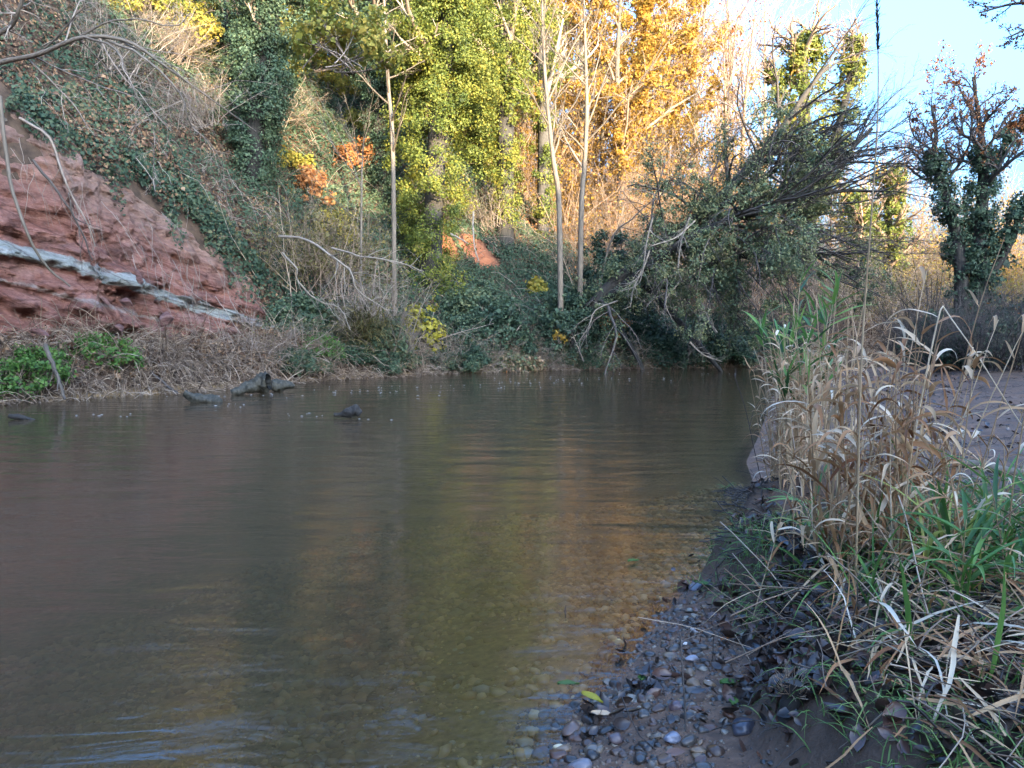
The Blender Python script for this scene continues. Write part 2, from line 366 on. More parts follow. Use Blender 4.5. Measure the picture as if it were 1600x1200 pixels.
def watermat():
    m, nt, out = newmat('river_water'); L = nt.links.new
    at = N(nt, "Attribute", attribute_name='depth')
    mask = math_(nt, 'SUBTRACT', 1, math_(nt, 'POWER', 2.718, math_(nt, 'MULTIPLY', at.outputs['Fac'], -3.2)), True)
    tr = N(nt, "BsdfTransparent"); tr.inputs[0].default_value = (.80, .66, .42, 1)
    tint = ramp(nt, mask, [(0,(.97,.95,.91)),(.6,(.90,.79,.57)),(1,(.82,.68,.44))]).outputs[0]; L(tint, tr.inputs[0])
    df = N(nt, "BsdfDiffuse"); df.inputs[0].default_value = (.074, .051, .029, 1)
    m1 = N(nt, "MixShader"); L(mask, m1.inputs[0]); L(tr.outputs[0], m1.inputs[1]); L(df.outputs[0], m1.inputs[2])
    # flow runs from the far right to the near left: ripples are drawn out along it
    rv = N(nt, 'Mapping'); rv.inputs['Rotation'].default_value = (0, 0, -.30); rv.inputs['Scale'].default_value = (1.5, 5.2, 1); L(N(nt, 'NewGeometry').outputs['Position'], rv.inputs['Vector'])
    n1 = noise(nt, 1.0, 5, rv.outputs[0], .55, 1.6); shal = math_(nt, 'SUBTRACT', 1.25, math_(nt, 'MULTIPLY', at.outputs['Fac'], 1.25), True); n2 = noise(nt, 1.0, 2, coords(nt, (9, 22, 1)), .5, .4); n3 = noise(nt, 1.0, 2, coords(nt, (.75, 2.1, 1)), .5, .5)
    h = math_(nt, 'ADD', math_(nt, 'ADD', math_(nt, 'MULTIPLY', n1, math_(nt, 'ADD', .08, math_(nt, 'MULTIPLY', shal, .10))), math_(nt, 'MULTIPLY', n2, .03)), math_(nt, 'MULTIPLY', n3, .55))
    bn = bump(nt, h, .32, .12)
    gl = N(nt, "BsdfGlossy"); gl.inputs['Roughness'].default_value = .012; L(bn, gl.inputs['Normal'])
    fr = N(nt, "Fresnel"); fr.inputs['IOR'].default_value = 1.47; L(bn, fr.inputs['Normal'])
    m2 = N(nt, "MixShader"); L(fr.outputs[0], m2.inputs[0]); L(m1.outputs[0], m2.inputs[1]); L(gl.outputs[0], m2.inputs[2])
    L(m2.outputs[0], out.inputs[0]); return m
def cliffmat():
    m, nt, out = newmat('cliff_rock'); L = nt.links.new
    at = N(nt, "Attribute", attribute_name='strata'); ar = N(nt, "Attribute", attribute_name='along')
    cb = N(nt, "CombineXYZ"); L(ar.outputs['Fac'], cb.inputs[0]); L(at.outputs['Fac'], cb.inputs[2])
    mp = N(nt, "Mapping"); mp.inputs['Scale'].default_value = (1.7, 1, 5.0); L(cb.outputs[0], mp.inputs[0])
    lay = noise(nt, 1, 7, mp.outputs[0], .68, 1.1)
    n2 = noise(nt, 5, 6, coords(nt), .65); n3 = noise(nt, .9, 4, coords(nt))
    red = ramp(nt, lay, [(.22,(.08,.036,.027)),(.40,(.20,.087,.063)),(.55,(.30,.148,.112)),(.70,(.38,.225,.18)),(.85,(.45,.31,.26))]).outputs[0]
    red = mixc(nt, .55, red, ramp(nt, n2, [(.3,(.45,.38,.36)),(.65,(1.1,1.05,1.02))]).outputs[0], 'MULTIPLY')
    red = mixc(nt, ramp(nt, n3, [(.5,(0,0,0)),(.68,(.55,.55,.55))]).outputs[0], red, (.30,.18,.15))
    # pale grey-green bed
    s = math_(nt, 'ADD', at.outputs['Fac'], math_(nt, 'MULTIPLY', math_(nt, 'SUBTRACT', noise(nt, 2.2, 6, coords(nt)), .5), .42))
    band = ramp(nt, math_(nt, 'ADD', math_(nt, 'MULTIPLY', s, .5), .5), [(.395,(0,0,0)),(.415,(1,1,1)),(.585,(1,1,1)),(.605,(0,0,0))]).outputs[0]
    thin = ramp(nt, math_(nt, 'ADD', math_(nt, 'MULTIPLY', s, .5), .5), [(.05,(0,0,0)),(.07,(.55,.55,.55)),(.09,(.55,.55,.55)),(.115,(0,0,0))]).outputs[0]
    pale = ramp(nt, lay, [(.25,(.10,.105,.095)),(.42,(.22,.235,.215)),(.62,(.32,.335,.305)),(.85,(.44,.445,.41))]).outputs[0]
    c = mixc(nt, band, red, pale); c = mixc(nt, thin, c, (.30,.29,.25))
    vo = N(nt, 'TexVoronoi', feature='DISTANCE_TO_EDGE'); vo.inputs['Scale'].default_value = 1.5; vm = N(nt, 'Mapping'); vm.inputs['Scale'].default_value = (1, 1, 2.2); L(cb.outputs[0], vm.inputs[0]); wv = N(nt, 'MixRGB'); wv.inputs[0].default_value = .35; L(vm.outputs[0], wv.inputs[1]); nzz = N(nt, 'TexNoise'); nzz.inputs['Scale'].default_value = 2.2; nzz.inputs['Detail'].default_value = 5; L(cb.outputs[0], nzz.inputs['Vector']); L(nzz.outputs['Color'], wv.inputs[2]); L(wv.outputs[0], vo.inputs['Vector'])
    crack = ramp(nt, vo.outputs['Distance'], [(0,(.35,.30,.28)),(.035,(1,1,1))]).outputs[0]; c = mixc(nt, .7, c, crack, 'MULTIPLY')
    dirt = ramp(nt, noise(nt, 1.3, 7, coords(nt), .7), [(.50,(0,0,0)),(.64,(.8,.8,.8))]).outputs[0]; c = mixc(nt, dirt, c, (.12,.062,.05))
    top = N(nt, "Attribute", attribute_name='top')
    c = mixc(nt, math_(nt, 'MULTIPLY', top.outputs['Fac'], ramp(nt, n2, [(.3,(.3,.3,.3)),(.7,(1,1,1))]).outputs[0]), c, (.34,.235,.18))
    c = mixc(nt, .35, c, ramp(nt, noise(nt, 14, 6, coords(nt), .7), [(.3,(.5,.46,.44)),(.62,(1.25,1.2,1.17))]).outputs[0], 'MULTIPLY'); b = N(nt, "BsdfPrincipled"); b.inputs['Roughness'].default_value = .9; b.inputs['Specular IOR Level'].default_value = .2; L(c, b.inputs['Base Color'])
    L(bump(nt, math_(nt, 'ADD', math_(nt, 'MULTIPLY', lay, 1), math_(nt, 'MULTIPLY', n2, .8)), 1.0, .22), b.inputs['Normal'])
    L(b.outputs[0], out.inputs[0]); return m

# ------------------------------------------------------------------ the land itself
def axis(parts):
    a = []
    for lo, hi, st in parts: a.append(np.arange(lo, hi-1e-6, st))
    a.append(A([parts[-1][1]])); return np.concatenate(a)
xs = axis([(-400,-80,20),(-80,-30,2.5),(-30,-10,.45),(-10,-3,.2),(-3,4.2,.05),(4.2,10,.15),(10,30,.45),(30,90,1.0),(90,400,20)])
ys = axis([(-300,-80,20),(-80,-10,2),(-10,1.2,.4),(1.2,7,.05),(7,14,.12),(14,34,.22),(34,60,.6),(60,100,2),(100,500,25)])
X, Y = np.meshgrid(xs, ys); Z = H(X, Y)
nx, ny = len(xs), len(ys); gi = np.arange(nx*ny).reshape(ny, nx)
GQ = np.stack([gi[:-1, :-1], gi[:-1, 1:], gi[1:, 1:], gi[1:, :-1]], -1).reshape(-1, 4)
g = Geo(); g.add(np.stack([X, Y, Z], -1), GQ, None, .5)
ground = g.build('ground', groundmat()); tag(ground, kind='structure')
DL, DR = sdist(LB, X, Y), sdist(RB, X, Y, False)
def red_mask(x, y):
    return np.maximum(sst(1.1, .3, np.hypot((x-SC1[0])*1.2, (y-SC1[1])*.8)), sst(1.0, .3, np.hypot((x-SC2[0])*.8, (y-SC2[1])*.9)))
mk = np.zeros((ny, nx, 4)); mk[..., 3] = 1
mk[..., 0] = (DR > -.05)*sst(20, 13, X*SX+Y*SY)*(1-.75*sst(0, 2, X-.52*Y)*sst(14, 18, Y))
mnd = sst(-.05, .15, X-(.93+.05*(Y-2.6)+.16*np.sin(Y*2.1)))*sst(5.9, 5.2, Y)*sst(3.6, 2.9, X); mk[..., 0] *= 1-.9*mnd
mk[..., 1] = red_mask(X, Y)*(DL > 0)
mk[..., 2] = sst(.0, -.25, DR)*(DL < .1)
ground.data.attributes.new('mask', 'FLOAT_COLOR', 'POINT').data.foreach_set('color', mk.astype(np.float32).ravel())
# water
wx = axis([(-60,-12,2),(-12,-4,.3),(-4,3,.06),(3,12,.25),(12,80,2)]); wy = axis([(-60,0,3),(0,1.5,.3),(1.5,8,.06),(8,36,.3),(36,90,3)])
WX, WY = np.meshgrid(wx, wy); gi = np.arange(WX.size).reshape(WX.shape)
g = Geo(); g.add(xy3(WX, WY, 0), np.stack([gi[:-1, :-1], gi[:-1, 1:], gi[1:, 1:], gi[1:, :-1]], -1).reshape(-1, 4))
water = g.build('river_water', watermat()); tag(water, kind='structure')
water.data.attributes.new('depth', 'FLOAT', 'POINT').data.foreach_set('value', np.maximum(-H(WX, WY), 0).astype(np.float32).ravel())

# red cliff
def cliff():
    arc = catmull([(-15.5,-2),(-13,2),(-11.6,9),(-10.2,15),(-7.6,17.6),(-6.1,21),(-4.6,22.7),(-3.4,23.9)], 620)
    # even spacing along the arc
    L = np.concatenate([[0], np.cumsum(np.linalg.norm(np.diff(arc, axis=0), axis=1))]); q = np.linspace(6, L[-1], 560)
    B = np.stack([np.interp(q, L, arc[:, 0]), np.interp(q, L, arc[:, 1])], -1)
    T = np.gradient(B, axis=0)
    for _ in range(60): T[1:-1] = (T[:-2]+T[1:-1]*2+T[2:])/4
    T = nrm(T); Nn = np.stack([-T[:, 1], T[:, 0]], -1)       # into the hill
    nj = 190; j = np.linspace(0, 1, nj)
    b0 = B+Nn*S0; u = uof(b0[:, 0], b0[:, 1]); ch = cliff_h(u)
    z0 = .25; zt = .9+ch+.15+fbm(np.stack([q*.7, q*0, q*0], -1), 4, 35)*.9*np.clip(ch, 0, 1)
    zz = z0+(zt-z0)[:, None]*j[None]
    fall = sst(0, .5, ch)[:, None]
    s = S0+.15+(zz-.7)*.42+.5*(1-fall)
    top = sst(.86, 1, j)[None]; s = s+top*1.4*sst(.9, 1, j)[None]
    pts = np.concatenate([B[:, None]+Nn[:, None]*s[..., None], zz[..., None]], -1)
    zb = np.interp(uof(b0[:, 0], b0[:, 1]), [-.95,-.66,-.47,-.306,-.2], [4.3,3.5,2.72,1.5,.9])
    st = zz-zb[:, None]; al = np.broadcast_to(q[:, None], st.shape)
    c = np.stack([al*.8, al*0, st*3.2], -1)
    led = fbm(c*A([1.6,1,1]), 5, 31)*.75
    blk = np.round((fbm(np.stack([al*.9, al*0, st*1.1], -1), 3, 41)+.5)*7)/7*.38
    fine = fbm(pts*2.4, 6, 51)*1.0+np.abs(fbm(pts*1.2, 5, 57))*.6
    soft = sst(.45, .8, st)                                   # rounded mudstone above the band, ledges below
    band = sst(-.19, -.13, st)*sst(.19, .13, st)
    d = led*(1-.65*soft)+blk*(1-.5*soft)*.9+fine*(1.2-.4*soft)+band*.10-.10*sst(-.5,-.3,st)*sst(-.2,-.3,st)
    bu = (np.exp(-((u[:, None]+.478)/.017)**2-((st+.02)/.36)**2)*.95-np.exp(-((u[:, None]+.472)/.02)**2-((st+.62)/.22)**2)*.5+np.exp(-((u[:, None]+.505)/.03)**2-((st+1.2)/.45)**2)*.6)
    d = (d+bu)*fall
    pts[..., :2] -= Nn[:, None]*d[..., None]
    pts[..., 2] -= d*.12
    gi = np.arange(st.size).reshape(st.shape)
    g = Geo(); g.add(pts, np.stack([gi[:-1, :-1], gi[1:, :-1], gi[1:, 1:], gi[:-1, 1:]], -1).reshape(-1, 4))
    o = g.build('red_cliff', cliffmat()); tag(o, kind='structure')
    for nme, val in (('strata', st), ('along', al), ('top', np.broadcast_to(sst(.55, .95, j)[None], st.shape))):
        o.data.attributes.new(nme, 'FLOAT', 'POINT').data.foreach_set('value', np.ascontiguousarray(val).astype(np.float32).ravel())
cliff()

# ------------------------------------------------------------------ ground cover on the far bank (uncountable: stuff)
def hill_pts(n, x0, x1, y0, y1, s0, s1):
    x = U(x0, x1, n); y = U(y0, y1, n); dl = sdist(LB, x, y); u = uof(x, y); cl = cliff_h(u); top = S0+.45+cl*.42
    lo = np.where(cl > .35, top-.25+fbm(xy3(x, y)*.9, 3, 77)*1.1, .5)
    k = (dl > np.maximum(lo, s0)) & (dl < s1) & (np.abs(x) < .72*y+1.5)
    x, y, dl, u = x[k], y[k], dl[k], u[k]; z = H(x, y); e = .25
    n_ = nrm(np.stack([H(x-e, y)-H(x+e, y), H(x, y-e)-H(x, y+e), np.full(x.shape, 2*e)], -1))
    return np.stack([x, y, z], -1), n_, dl, u
g = Geo(); g2 = Geo()
p, n_, dl, u = hill_pts(1050000, -26, 12, 13, 50, .4, 26)
ivm = fbm(p*.33, 4, 61)+.12*(u > -.2)-.9*red_mask(p[:, 0], p[:, 1]); lump = np.clip(fbm(p*.8, 3, 63)+.25, 0, 1)
hgt = (lump*.85*U(0, 1, len(p))**.7+.03)
isiv = ivm+rng.normal(0, .11, len(p)) > -.14-.06*sst(-.36,-.28,u)
redm = red_mask(p[:, 0], p[:, 1]) > .35
k = isiv & ~redm
cards(g, p[k]+n_[k]*hgt[k][:, None], U(.05, .10, k.sum()), np.clip(.34+rng.normal(0, .13, k.sum())+(lump[k]-.3)*.35, 0, 1), n_[k], 1.0, .85, .6)
k2 = ~isiv & ~redm & (rng.random(len(p)) < .55)
cards(g2, p[k2]+n_[k2]*.05, U(.06, .13, k2.sum()), U(0, 1, k2.sum()), n_[k2], 1.2, .7)
# ragged fringe of ivy, roots and litter along the top of the cliff
xx = U(-13, -4.5, 230000); yy = U(9, 25, 230000); dl = sdist(LB, xx, yy); cl = cliff_h(uof(xx, yy)); top = S0+.15+(cl+.35)*.42
k = (cl > .2) & (dl > top-.55+fbm(xy3(xx, yy)*1.3, 3, 78)*1.0) & (dl < top+2.6) & (rng.random(len(xx)) < .9); xx, yy = xx[k], yy[k]; zz = H(xx, yy); q = np.stack([xx, yy, zz], -1); out_ = A([.75,-.6,.35]); f = fbm(q*.55, 3, 79)
q = q+nrm(out_)*U(.0, .45, (len(q), 1)); k = f+rng.normal(0, .1, len(q)) > -.06
cards(g, q[k], U(.06, .115, k.sum()), np.clip(rng.normal(.33, .17, k.sum()), 0, 1), nrm(np.tile(out_, (k.sum(), 1))), 1., .85, .8); k = ~k & (rng.random(len(q)) < .5)
cards(g2, q[k], U(.06, .12, k.sum()), U(0, 1, k.sum()), nrm(np.tile(out_, (k.sum(), 1))), 1., .7, .5)
tag(g.build('ivy_ground_cover', M['ivycover']), 'dense ivy carpeting the steep far slope above the red cliff', 'ivy', kind='stuff')
tag(g2.build('leaf_litter', M['litter']), 'brown fallen leaves covering bare earth on the far slope', 'leaf litter', kind='stuff')
# fine bare stems over the slope and dry tangle at the waterline
g = Geo(); p, n_, dl, u = hill_pts(20000, -26, 12, 13, 46, .4, 24)
k = rng.random(len(p)) < np.clip(.25+fbm(p*.5, 3, 66)*2+.25*(u > -.3), .05, .9); p = p[k]; n_ = n_[k]
D = nrm(n_*U(.1, .9, (len(p), 1))+rng.normal(0, .55, p.shape)+A([.1,-.2,.25])); q = grow(p, D, U(.5, 2.2, len(p)), 6, .16, (0,-.15,-.9))
tubes(g, q, U(.006, .014, (len(p), 1))*np.linspace(1, .5, 6)[None], 3, U(0, 1, len(p)))
tag(g.build('bramble_stems', M['twig']), 'bare arching bramble stems scattered over the ivy slope', 'bramble', kind='stuff')
def bank_pts(n, s0, s1, x0=-14, x1=32):
    t = np.sort(rng.random(n)); seg = np.linalg.norm(np.diff(LB, axis=0), axis=1); c = np.concatenate([[0], np.cumsum(seg)])
    a = np.interp(x0, LB[:, 0], c) if False else c[3]; b = c[12]
    L = a+(b-a)*t; x = np.interp(L, c, LB[:, 0]); y = np.interp(L, c, LB[:, 1]); dx = np.gradient(x); dy = np.gradient(y); l = np.hypot(dx, dy)+1e-9
    s = U(s0, s1, n); x = x-dy/l*s; y = y+dx/l*s
    return np.stack([x, y, np.maximum(H(x, y), -.05)], -1), s
g = Geo(); p, s = bank_pts(36000, -.45, 3.6); u = uof(p[:, 0], p[:, 1]); k = (s < 1.5) | ((u < -.2) & (s < 3.2)) ; p = p[k]; s = s[k]; m = len(p)
D = nrm(rng.normal(0, .6, (m, 3))+A([.25,-.35,.55])); q = grow(p, D, U(.4, 1.5, m)*(.6+.5*np.clip(s, 0, 1)), 6, .16, (.12,-.2,-.75))
q[..., 2] = np.maximum(q[..., 2], -.05)
tubes(g, q, U(.007, .015, (m, 1))*np.linspace(1, .5, 6)[None], 3, np.clip(U(-.1, 1, m)+fbm(p*.7, 2, 5)*.8, 0, 1))
tag(g.build('dry_stem_tangle', M['straw']), 'tangled dead stems and flood wrack along the far waterline', 'dead stems', kind='stuff')
g = Geo(); p, s = bank_pts(30000, .1, 3.4); k = fbm(p*.6, 3, 71) > -.02; p = p[k]; m = len(p)
cards(g, p+A([0,0,1])*U(0, .55, (m, 1)), U(.06, .12, m), U(0, 1, m), None, 1, .7, .5)
tag(g.build('bank_leaves', M['litter']), 'withered brown foliage caught along the far waterline', 'withered leaves', kind='stuff')

# ------------------------------------------------------------------ plant builders
def clump_leaves(g, c, rc, per, size, tone0, tone_sd=.14, hang=.5, core=None, asp=.8):
    n = len(c); off = rng.normal(0, 1, (n, per, 3)); off = off/np.maximum(np.linalg.norm(off, axis=2, keepdims=True), .4)*U(.3, 1, (n, per, 1))
    p = (c[:, None]+off*np.asarray(rc).reshape(-1, 1, 1)).reshape(-1, 3)
    nb = nrm(off.reshape(-1, 3)+A([0,-.1,.5])+(0 if core is None else nrm(np.repeat(c-core, per, 0))*.7))
    tn = np.repeat(tone0+rng.normal(0, .10, n), per)+rng.normal(0, tone_sd, n*per)
    cards(g, p, U(size*.7, size*1.3, len(p)), np.clip(tn, 0, 1), nb, 1., asp, hang)
def along(pts, t):
    K = len(pts); x = np.clip(t, 0, 1)*(K-1); i = np.minimum(x.astype(int), K-2); f = (x-i)[:, None]
    return pts[i]*(1-f)+pts[i+1]*f, nrm(pts[i+1]-pts[i])
def ivy_on(g, pts, R, nclump, per, rc, size, tone0=.4, t0=0, t1=1, hang=.8):
    t = U(t0, t1, nclump); pos, tan = along(pts, t); v = rng.normal(0, 1, pos.shape); v = nrm(v-(v*tan).sum(1, keepdims=True)*tan)
    r = np.interp(t, np.linspace(0, 1, len(R)), R); c = pos+v*(r*U(.35, 1, nclump))[:, None]
    clump_leaves(g, c, rc*U(.6, 1.3, nclump), per, size, tone0, hang=hang, core=pos)
def shrub(name, label, cat, base, rx, ry, rz, ncl, per, size, mat, tone=.45, stems=14, smat='twig', group=None, rc=.28, low=.15, twigs=True):
    base = np.asarray(base, float); root = thing(name, base, label, cat, group)
    v = nrm(rng.normal(0, 1, (ncl, 3))); v[:, 2] = np.abs(v[:, 2])*.95+low*.4
    rr = U(.45, 1, (ncl, 1))**.5*(1+.28*fbm(v*2.2+base, 3, 8)[:, None]*2)
    c = base+v*rr*A([rx, ry, rz])
    if per:
        g = Geo(); clump_leaves(g, c, rc*U(.6, 1.3, ncl), per, size, tone, core=base+A([0,0,rz*.3])); g.build('foliage', mat, root, base)
    g = Geo(); k = min(stems, ncl); e = c[rng.permutation(ncl)[:k]]
    p0 = base+np.stack([rng.normal(0, rx*.25, k), rng.normal(0, ry*.25, k), np.full(k, -.1)], -1)
    m = (p0+e)/2+rng.normal(0, .12, p0.shape)*A([rx,ry,rz]); tt = np.linspace(0, 1, 7)[None, :, None]
    q = (1-tt)**2*p0[:, None]+2*tt*(1-tt)*m[:, None]+tt**2*e[:, None]
    r = U(.010, .022, (k, 1))*np.linspace(1, .45, 7)[None]; tubes(g, q, r, 4, U(0, 1, k))
    if twigs:
        q2, r2 = spawn(q, r, 6, .3, 1, 35, .42, .6, 5, .12, (0,0,.1)); tubes(g, q2, r2, 3, U(0, 1, len(q2)))
        if not per or per < 14:
            q3, r3 = spawn(q2, r2, 5, .2, 1, 32, .5, .7, 4, .12, (0,0,.1)); tubes(g, q3, r3, 3, U(0, 1, len(q3)))
    g.build('stems', M[smat], root, base); return root
def skeleton(trunk, r0, r1, levels, K=16):
    t = catmull(trunk, K)[None]; r = (np.linspace(1, 0, K)**.8*(r0-r1)+r1)[None]; r[0, 0] *= 1.25; out = [(t, r)]
    for l in levels: out.append(spawn(*out[l.pop('par', -1)], **l))
    return out
def put_wood(root, base, sk, mats, nthick=1, tone=(0, 1)):
    g = Geo()
    for q, r in sk[:nthick]: tubes(g, q, r, 8 if len(q) < 4 else 6, U(*tone, len(q)))
    g.build('trunk', M[mats[0]], root, base)
    g = Geo()
    for q, r in sk[nthick:]: tubes(g, q, r, 5 if r.max() > .03 else 3, U(*tone, len(q)))
    g.build('branches', M[mats[1]], root, base)
def lv(n, t0, t1, ang, Lf, rr=.55, npts=6, wob=.10, trop=(0,0,.2), **k): return dict(n=n, t0=t0, t1=t1, ang=ang, Lf=Lf, rr=rr, npts=npts, wob=wob, trop=trop, **k)

# ------------------------------------------------------------------ PLANTS
def base_of(px, d): return on(px, d)
def trunk_from(px, d, rest):              # ground point then image points with their depths
    b = on(px, d); return b, np.concatenate([[b-A([0,0,1.1])], PT(rest)])

# ---- ivy-clad trees on the slope
def ivy_tree(name, label, px, d, rest, r0, r1, R, ncl, per, rc, size, mat, tone, levels, t0=.05, t1=1, extra=(), wood=('barkdark','twig'), group=None):
    b, tr = trunk_from(px, d, rest); root = thing(name, b, label, 'tree', group)
    sk = skeleton(tr, r0, r1, levels); put_wood(root, b, sk, wood)
    g = Geo(); ivy_on(g, sk[0][0][0], R, ncl, per, rc, size, tone, t0, t1)
    for x in sk[1][0]: ivy_on(g, x, [.55,.6,.45,.15], max(4, ncl//(4*len(sk[1][0]))), per, rc, size, tone, 0, .75, 1.1)
    for pts, RR, nc in extra: ivy_on(g, np.asarray(pts), RR, nc, per, rc, size, tone)
    g.build('ivy', mat if not isinstance(mat, str) else M[mat], root, b); return root, sk
BL = [lv(9,.3,1,45,.35), lv(6,.2,1,38,.5), lv(5,.2,1,35,.5,npts=4)]
def lev(n1=9, a1=45, L1=.35, n2=6, n3=5, up=.2, t0=.3): return [lv(n1,t0,1,a1,L1,trop=(0,0,up)), lv(n2,.2,1,38,.5,trop=(0,0,up)), lv(n3,.2,1,34,.5,npts=4,trop=(0,0,up*.5))]

ivy_tree('ivy_clad_tree', 'big dark ivy-clad tree leaning out of the slope above the red cliff', 395, 28, [(402,180,28),(415,90,28),(430,0,28),(440,-130,28),(450,-380,28)], .34, .12,
         [.55,.95,1.3,1.45,1.4,1.5,1.5], 430, 140, .40, .072, 'ivy', .5, lev(8,50,.3), 0, extra=[(PT([(400,150,28),(370,140,28),(340,175,28.4)]), [.25,.35,.2], 14)])
ivy_tree('ivy_clad_tree', 'thin ivy-wrapped trunk standing before the sunlit slope, left of the big dark ivy tree', 343, 31, [(347,110,31),(352,40,31),(358,-70,31)], .16, .07,
         [.15,.3,.35,.45,.8,.8], 60, 80, .28, .08, 'ivy', .42, lev(8,45,.28), .05)
ivy_tree('ivy_clad_tree', 'shaded ivy-topped tree with a straight bare lower trunk behind the pale sapling', 596, 33, [(593,150,33),(585,60,33),(572,-60,33),(560,-340,33)], .30, .12,
         [.45,.5,1.0,1.7,2.3,2.4,2.2], 380, 130, .46, .072, 'ivy', .45, lev(9,55,.36), 0)
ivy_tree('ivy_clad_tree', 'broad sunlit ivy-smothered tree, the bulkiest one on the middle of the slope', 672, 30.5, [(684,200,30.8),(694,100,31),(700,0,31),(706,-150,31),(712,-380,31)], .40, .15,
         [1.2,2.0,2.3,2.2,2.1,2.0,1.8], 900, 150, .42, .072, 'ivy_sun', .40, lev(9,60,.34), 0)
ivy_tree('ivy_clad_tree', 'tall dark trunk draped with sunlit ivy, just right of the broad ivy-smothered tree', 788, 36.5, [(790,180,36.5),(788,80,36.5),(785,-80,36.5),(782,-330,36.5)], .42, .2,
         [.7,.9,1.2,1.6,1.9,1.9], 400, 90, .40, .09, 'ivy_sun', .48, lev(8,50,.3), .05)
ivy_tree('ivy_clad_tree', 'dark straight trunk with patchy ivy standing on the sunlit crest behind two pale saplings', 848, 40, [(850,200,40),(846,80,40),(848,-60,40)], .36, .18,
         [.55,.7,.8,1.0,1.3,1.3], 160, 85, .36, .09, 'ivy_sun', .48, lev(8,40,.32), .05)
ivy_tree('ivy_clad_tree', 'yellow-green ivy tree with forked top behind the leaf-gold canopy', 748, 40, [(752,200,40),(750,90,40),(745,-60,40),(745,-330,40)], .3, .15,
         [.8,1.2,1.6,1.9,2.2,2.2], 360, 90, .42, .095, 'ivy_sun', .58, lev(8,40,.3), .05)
# forked ivy tree beyond the leaning tree
b, tr = trunk_from(1262, 38, [(1262,300,38),(1258,200,38),(1256,100,38),(1262,60,38)])
root = thing('ivy_clad_tree', b, 'tall ivy columns of a forked bare-topped tree rising behind the leaning tree', 'tree')
f2 = catmull(PT([(1264,320,38),(1295,250,38),(1318,170,38),(1332,95,38),(1338,60,38)]), 12)
f3 = catmull(PT([(1260,250,38),(1228,190,38),(1208,130,38),(1203,95,38)]), 10)
t = catmull(tr, 16); th = [(t[None], np.linspace(.45,.14,16)[None]), (f2[None], np.linspace(.28,.10,12)[None]), (f3[None], np.linspace(.2,.07,10)[None])]
tw = []
for (q, r) in th:
    a = spawn(q, r, 12, .62, 1, 42, .34, .6, 7, .26, (0,0,.28)); b2 = spawn(*a, 7, .2, 1, 42, .5, .6, 5, .24, (0,0,.2)); c2 = spawn(*b2, 6, .2, 1, 40, .5, .7, 4, .2, (0,0,.1)); tw += [a, b2, c2]
put_wood(root, b, th+tw, ('barkdark','twigpink'), 3)
g = Geo(); ivy_on(g, t, [.9,1.2,1.3,1.25,1.1,.45], 240, 60, .4, .12, .42); ivy_on(g, f2, [1.0,.9,.8,.6,.3], 110, 60, .36, .12, .48); ivy_on(g, f3, [.6,.5,.45,.2], 46, 55, .3, .12, .48)
g.build('ivy', M['ivy_sun'], root, b)
ivy_tree('ivy_clad_tree', 'distant ivy column with rust-coloured twigs beyond the tip of the leaning tree', 1385, 47, [(1386,400,47),(1390,320,47),(1398,275,47)], .35, .1,
         [.8,1.2,1.3,1.1,.6,.3], 150, 50, .45, .13, 'ivy_sun', .45, lev(16,60,.42,7,6,.05,.2), .02, wood=('barkdark','twigpink'))
ivy_tree('ivy_clad_tree', 'distant ivy-green tree low behind the outermost twigs of the leaning tree', 1345, 44, [(1342,420,44),(1338,350,44),(1330,300,44)], .3, .1,
         [.8,1.3,1.5,1.3,.8,.4], 120, 50, .45, .13, 'ivy_sun', .40, lev(12,60,.4,7,5,.05,.2), .02, wood=('barkdark','twigpink'))

# ---- slim pale bare trees in front of the woods
def bare_tree(name, label, px, d, rest, r0, r1, levels, mats=('barkpale','barkpale'), leaves=None, group=None, cat='tree', K=18):
    b, tr = trunk_from(px, d, rest); root = thing(name, b, label, cat, group); sk = skeleton(tr, r0, r1, levels, K); put_wood(root, b, sk, mats)
    if leaves:
        mat, n, size, tone, src = leaves; q = sk[src][0]; i = rng.integers(0, len(q), n); t = rng.random(n)**.7
        x = t*(q.shape[1]-1); k = np.minimum(x.astype(int), q.shape[1]-2); f = (x-k)[:, None]; p = q[i, k]*(1-f)+q[i, k+1]*f
        g = Geo(); cards(g, p+rng.normal(0, size*.7, p.shape), U(size*.7, size*1.3, n), np.clip(rng.normal(tone, .2, n), 0, 1), None, 1, .75, .4); g.build('leaves', M[mat], root, b)
    return root
bare_tree('bare_sapling', 'thin pale straight sapling in front of the broad ivy-smothered tree', 617, 26.5, [(614,240,26.5),(607,140,26.5),(603,60,26.5),(598,-50,26.5)], .085, .03, lev(12,55,.20,5,4,.1,.25))
bare_tree('bare_tree', 'slender pale bare tree with a kinked trunk, the one nearer the broad ivy tree', 877, 27, [(874,330,27),(866,260,27),(856,170,27),(850,90,27),(846,-20,27)], .105, .03, lev(16,38,.30,6,6,.3,.4))
bare_tree('bare_tree', 'slender pale bare tree with ivy at its foot, nearer the leaning tree', 905, 27.5, [(908,340,27.5),(914,250,27.5),(917,170,27.5),(915,90,27.5),(912,-10,27.5)], .105, .03, lev(16,40,.32,6,6,.3,.35))
bare_tree('bare_sapling', 'small branching pale sapling low on the slope left of the thin straight one', 562, 25, [(565,300,25),(566,260,25),(568,215,25)], .04, .012, lev(10,40,.5,5,4,.25,.2))
bare_tree('leaning_pole', 'thin bare pole slanting up to the left of the leaning ivy tree', 915, 28.8, [(950,390,28.5),(990,340,28.3),(1020,312,28.2)], .045, .015, [lv(4,.4,1,40,.3)])
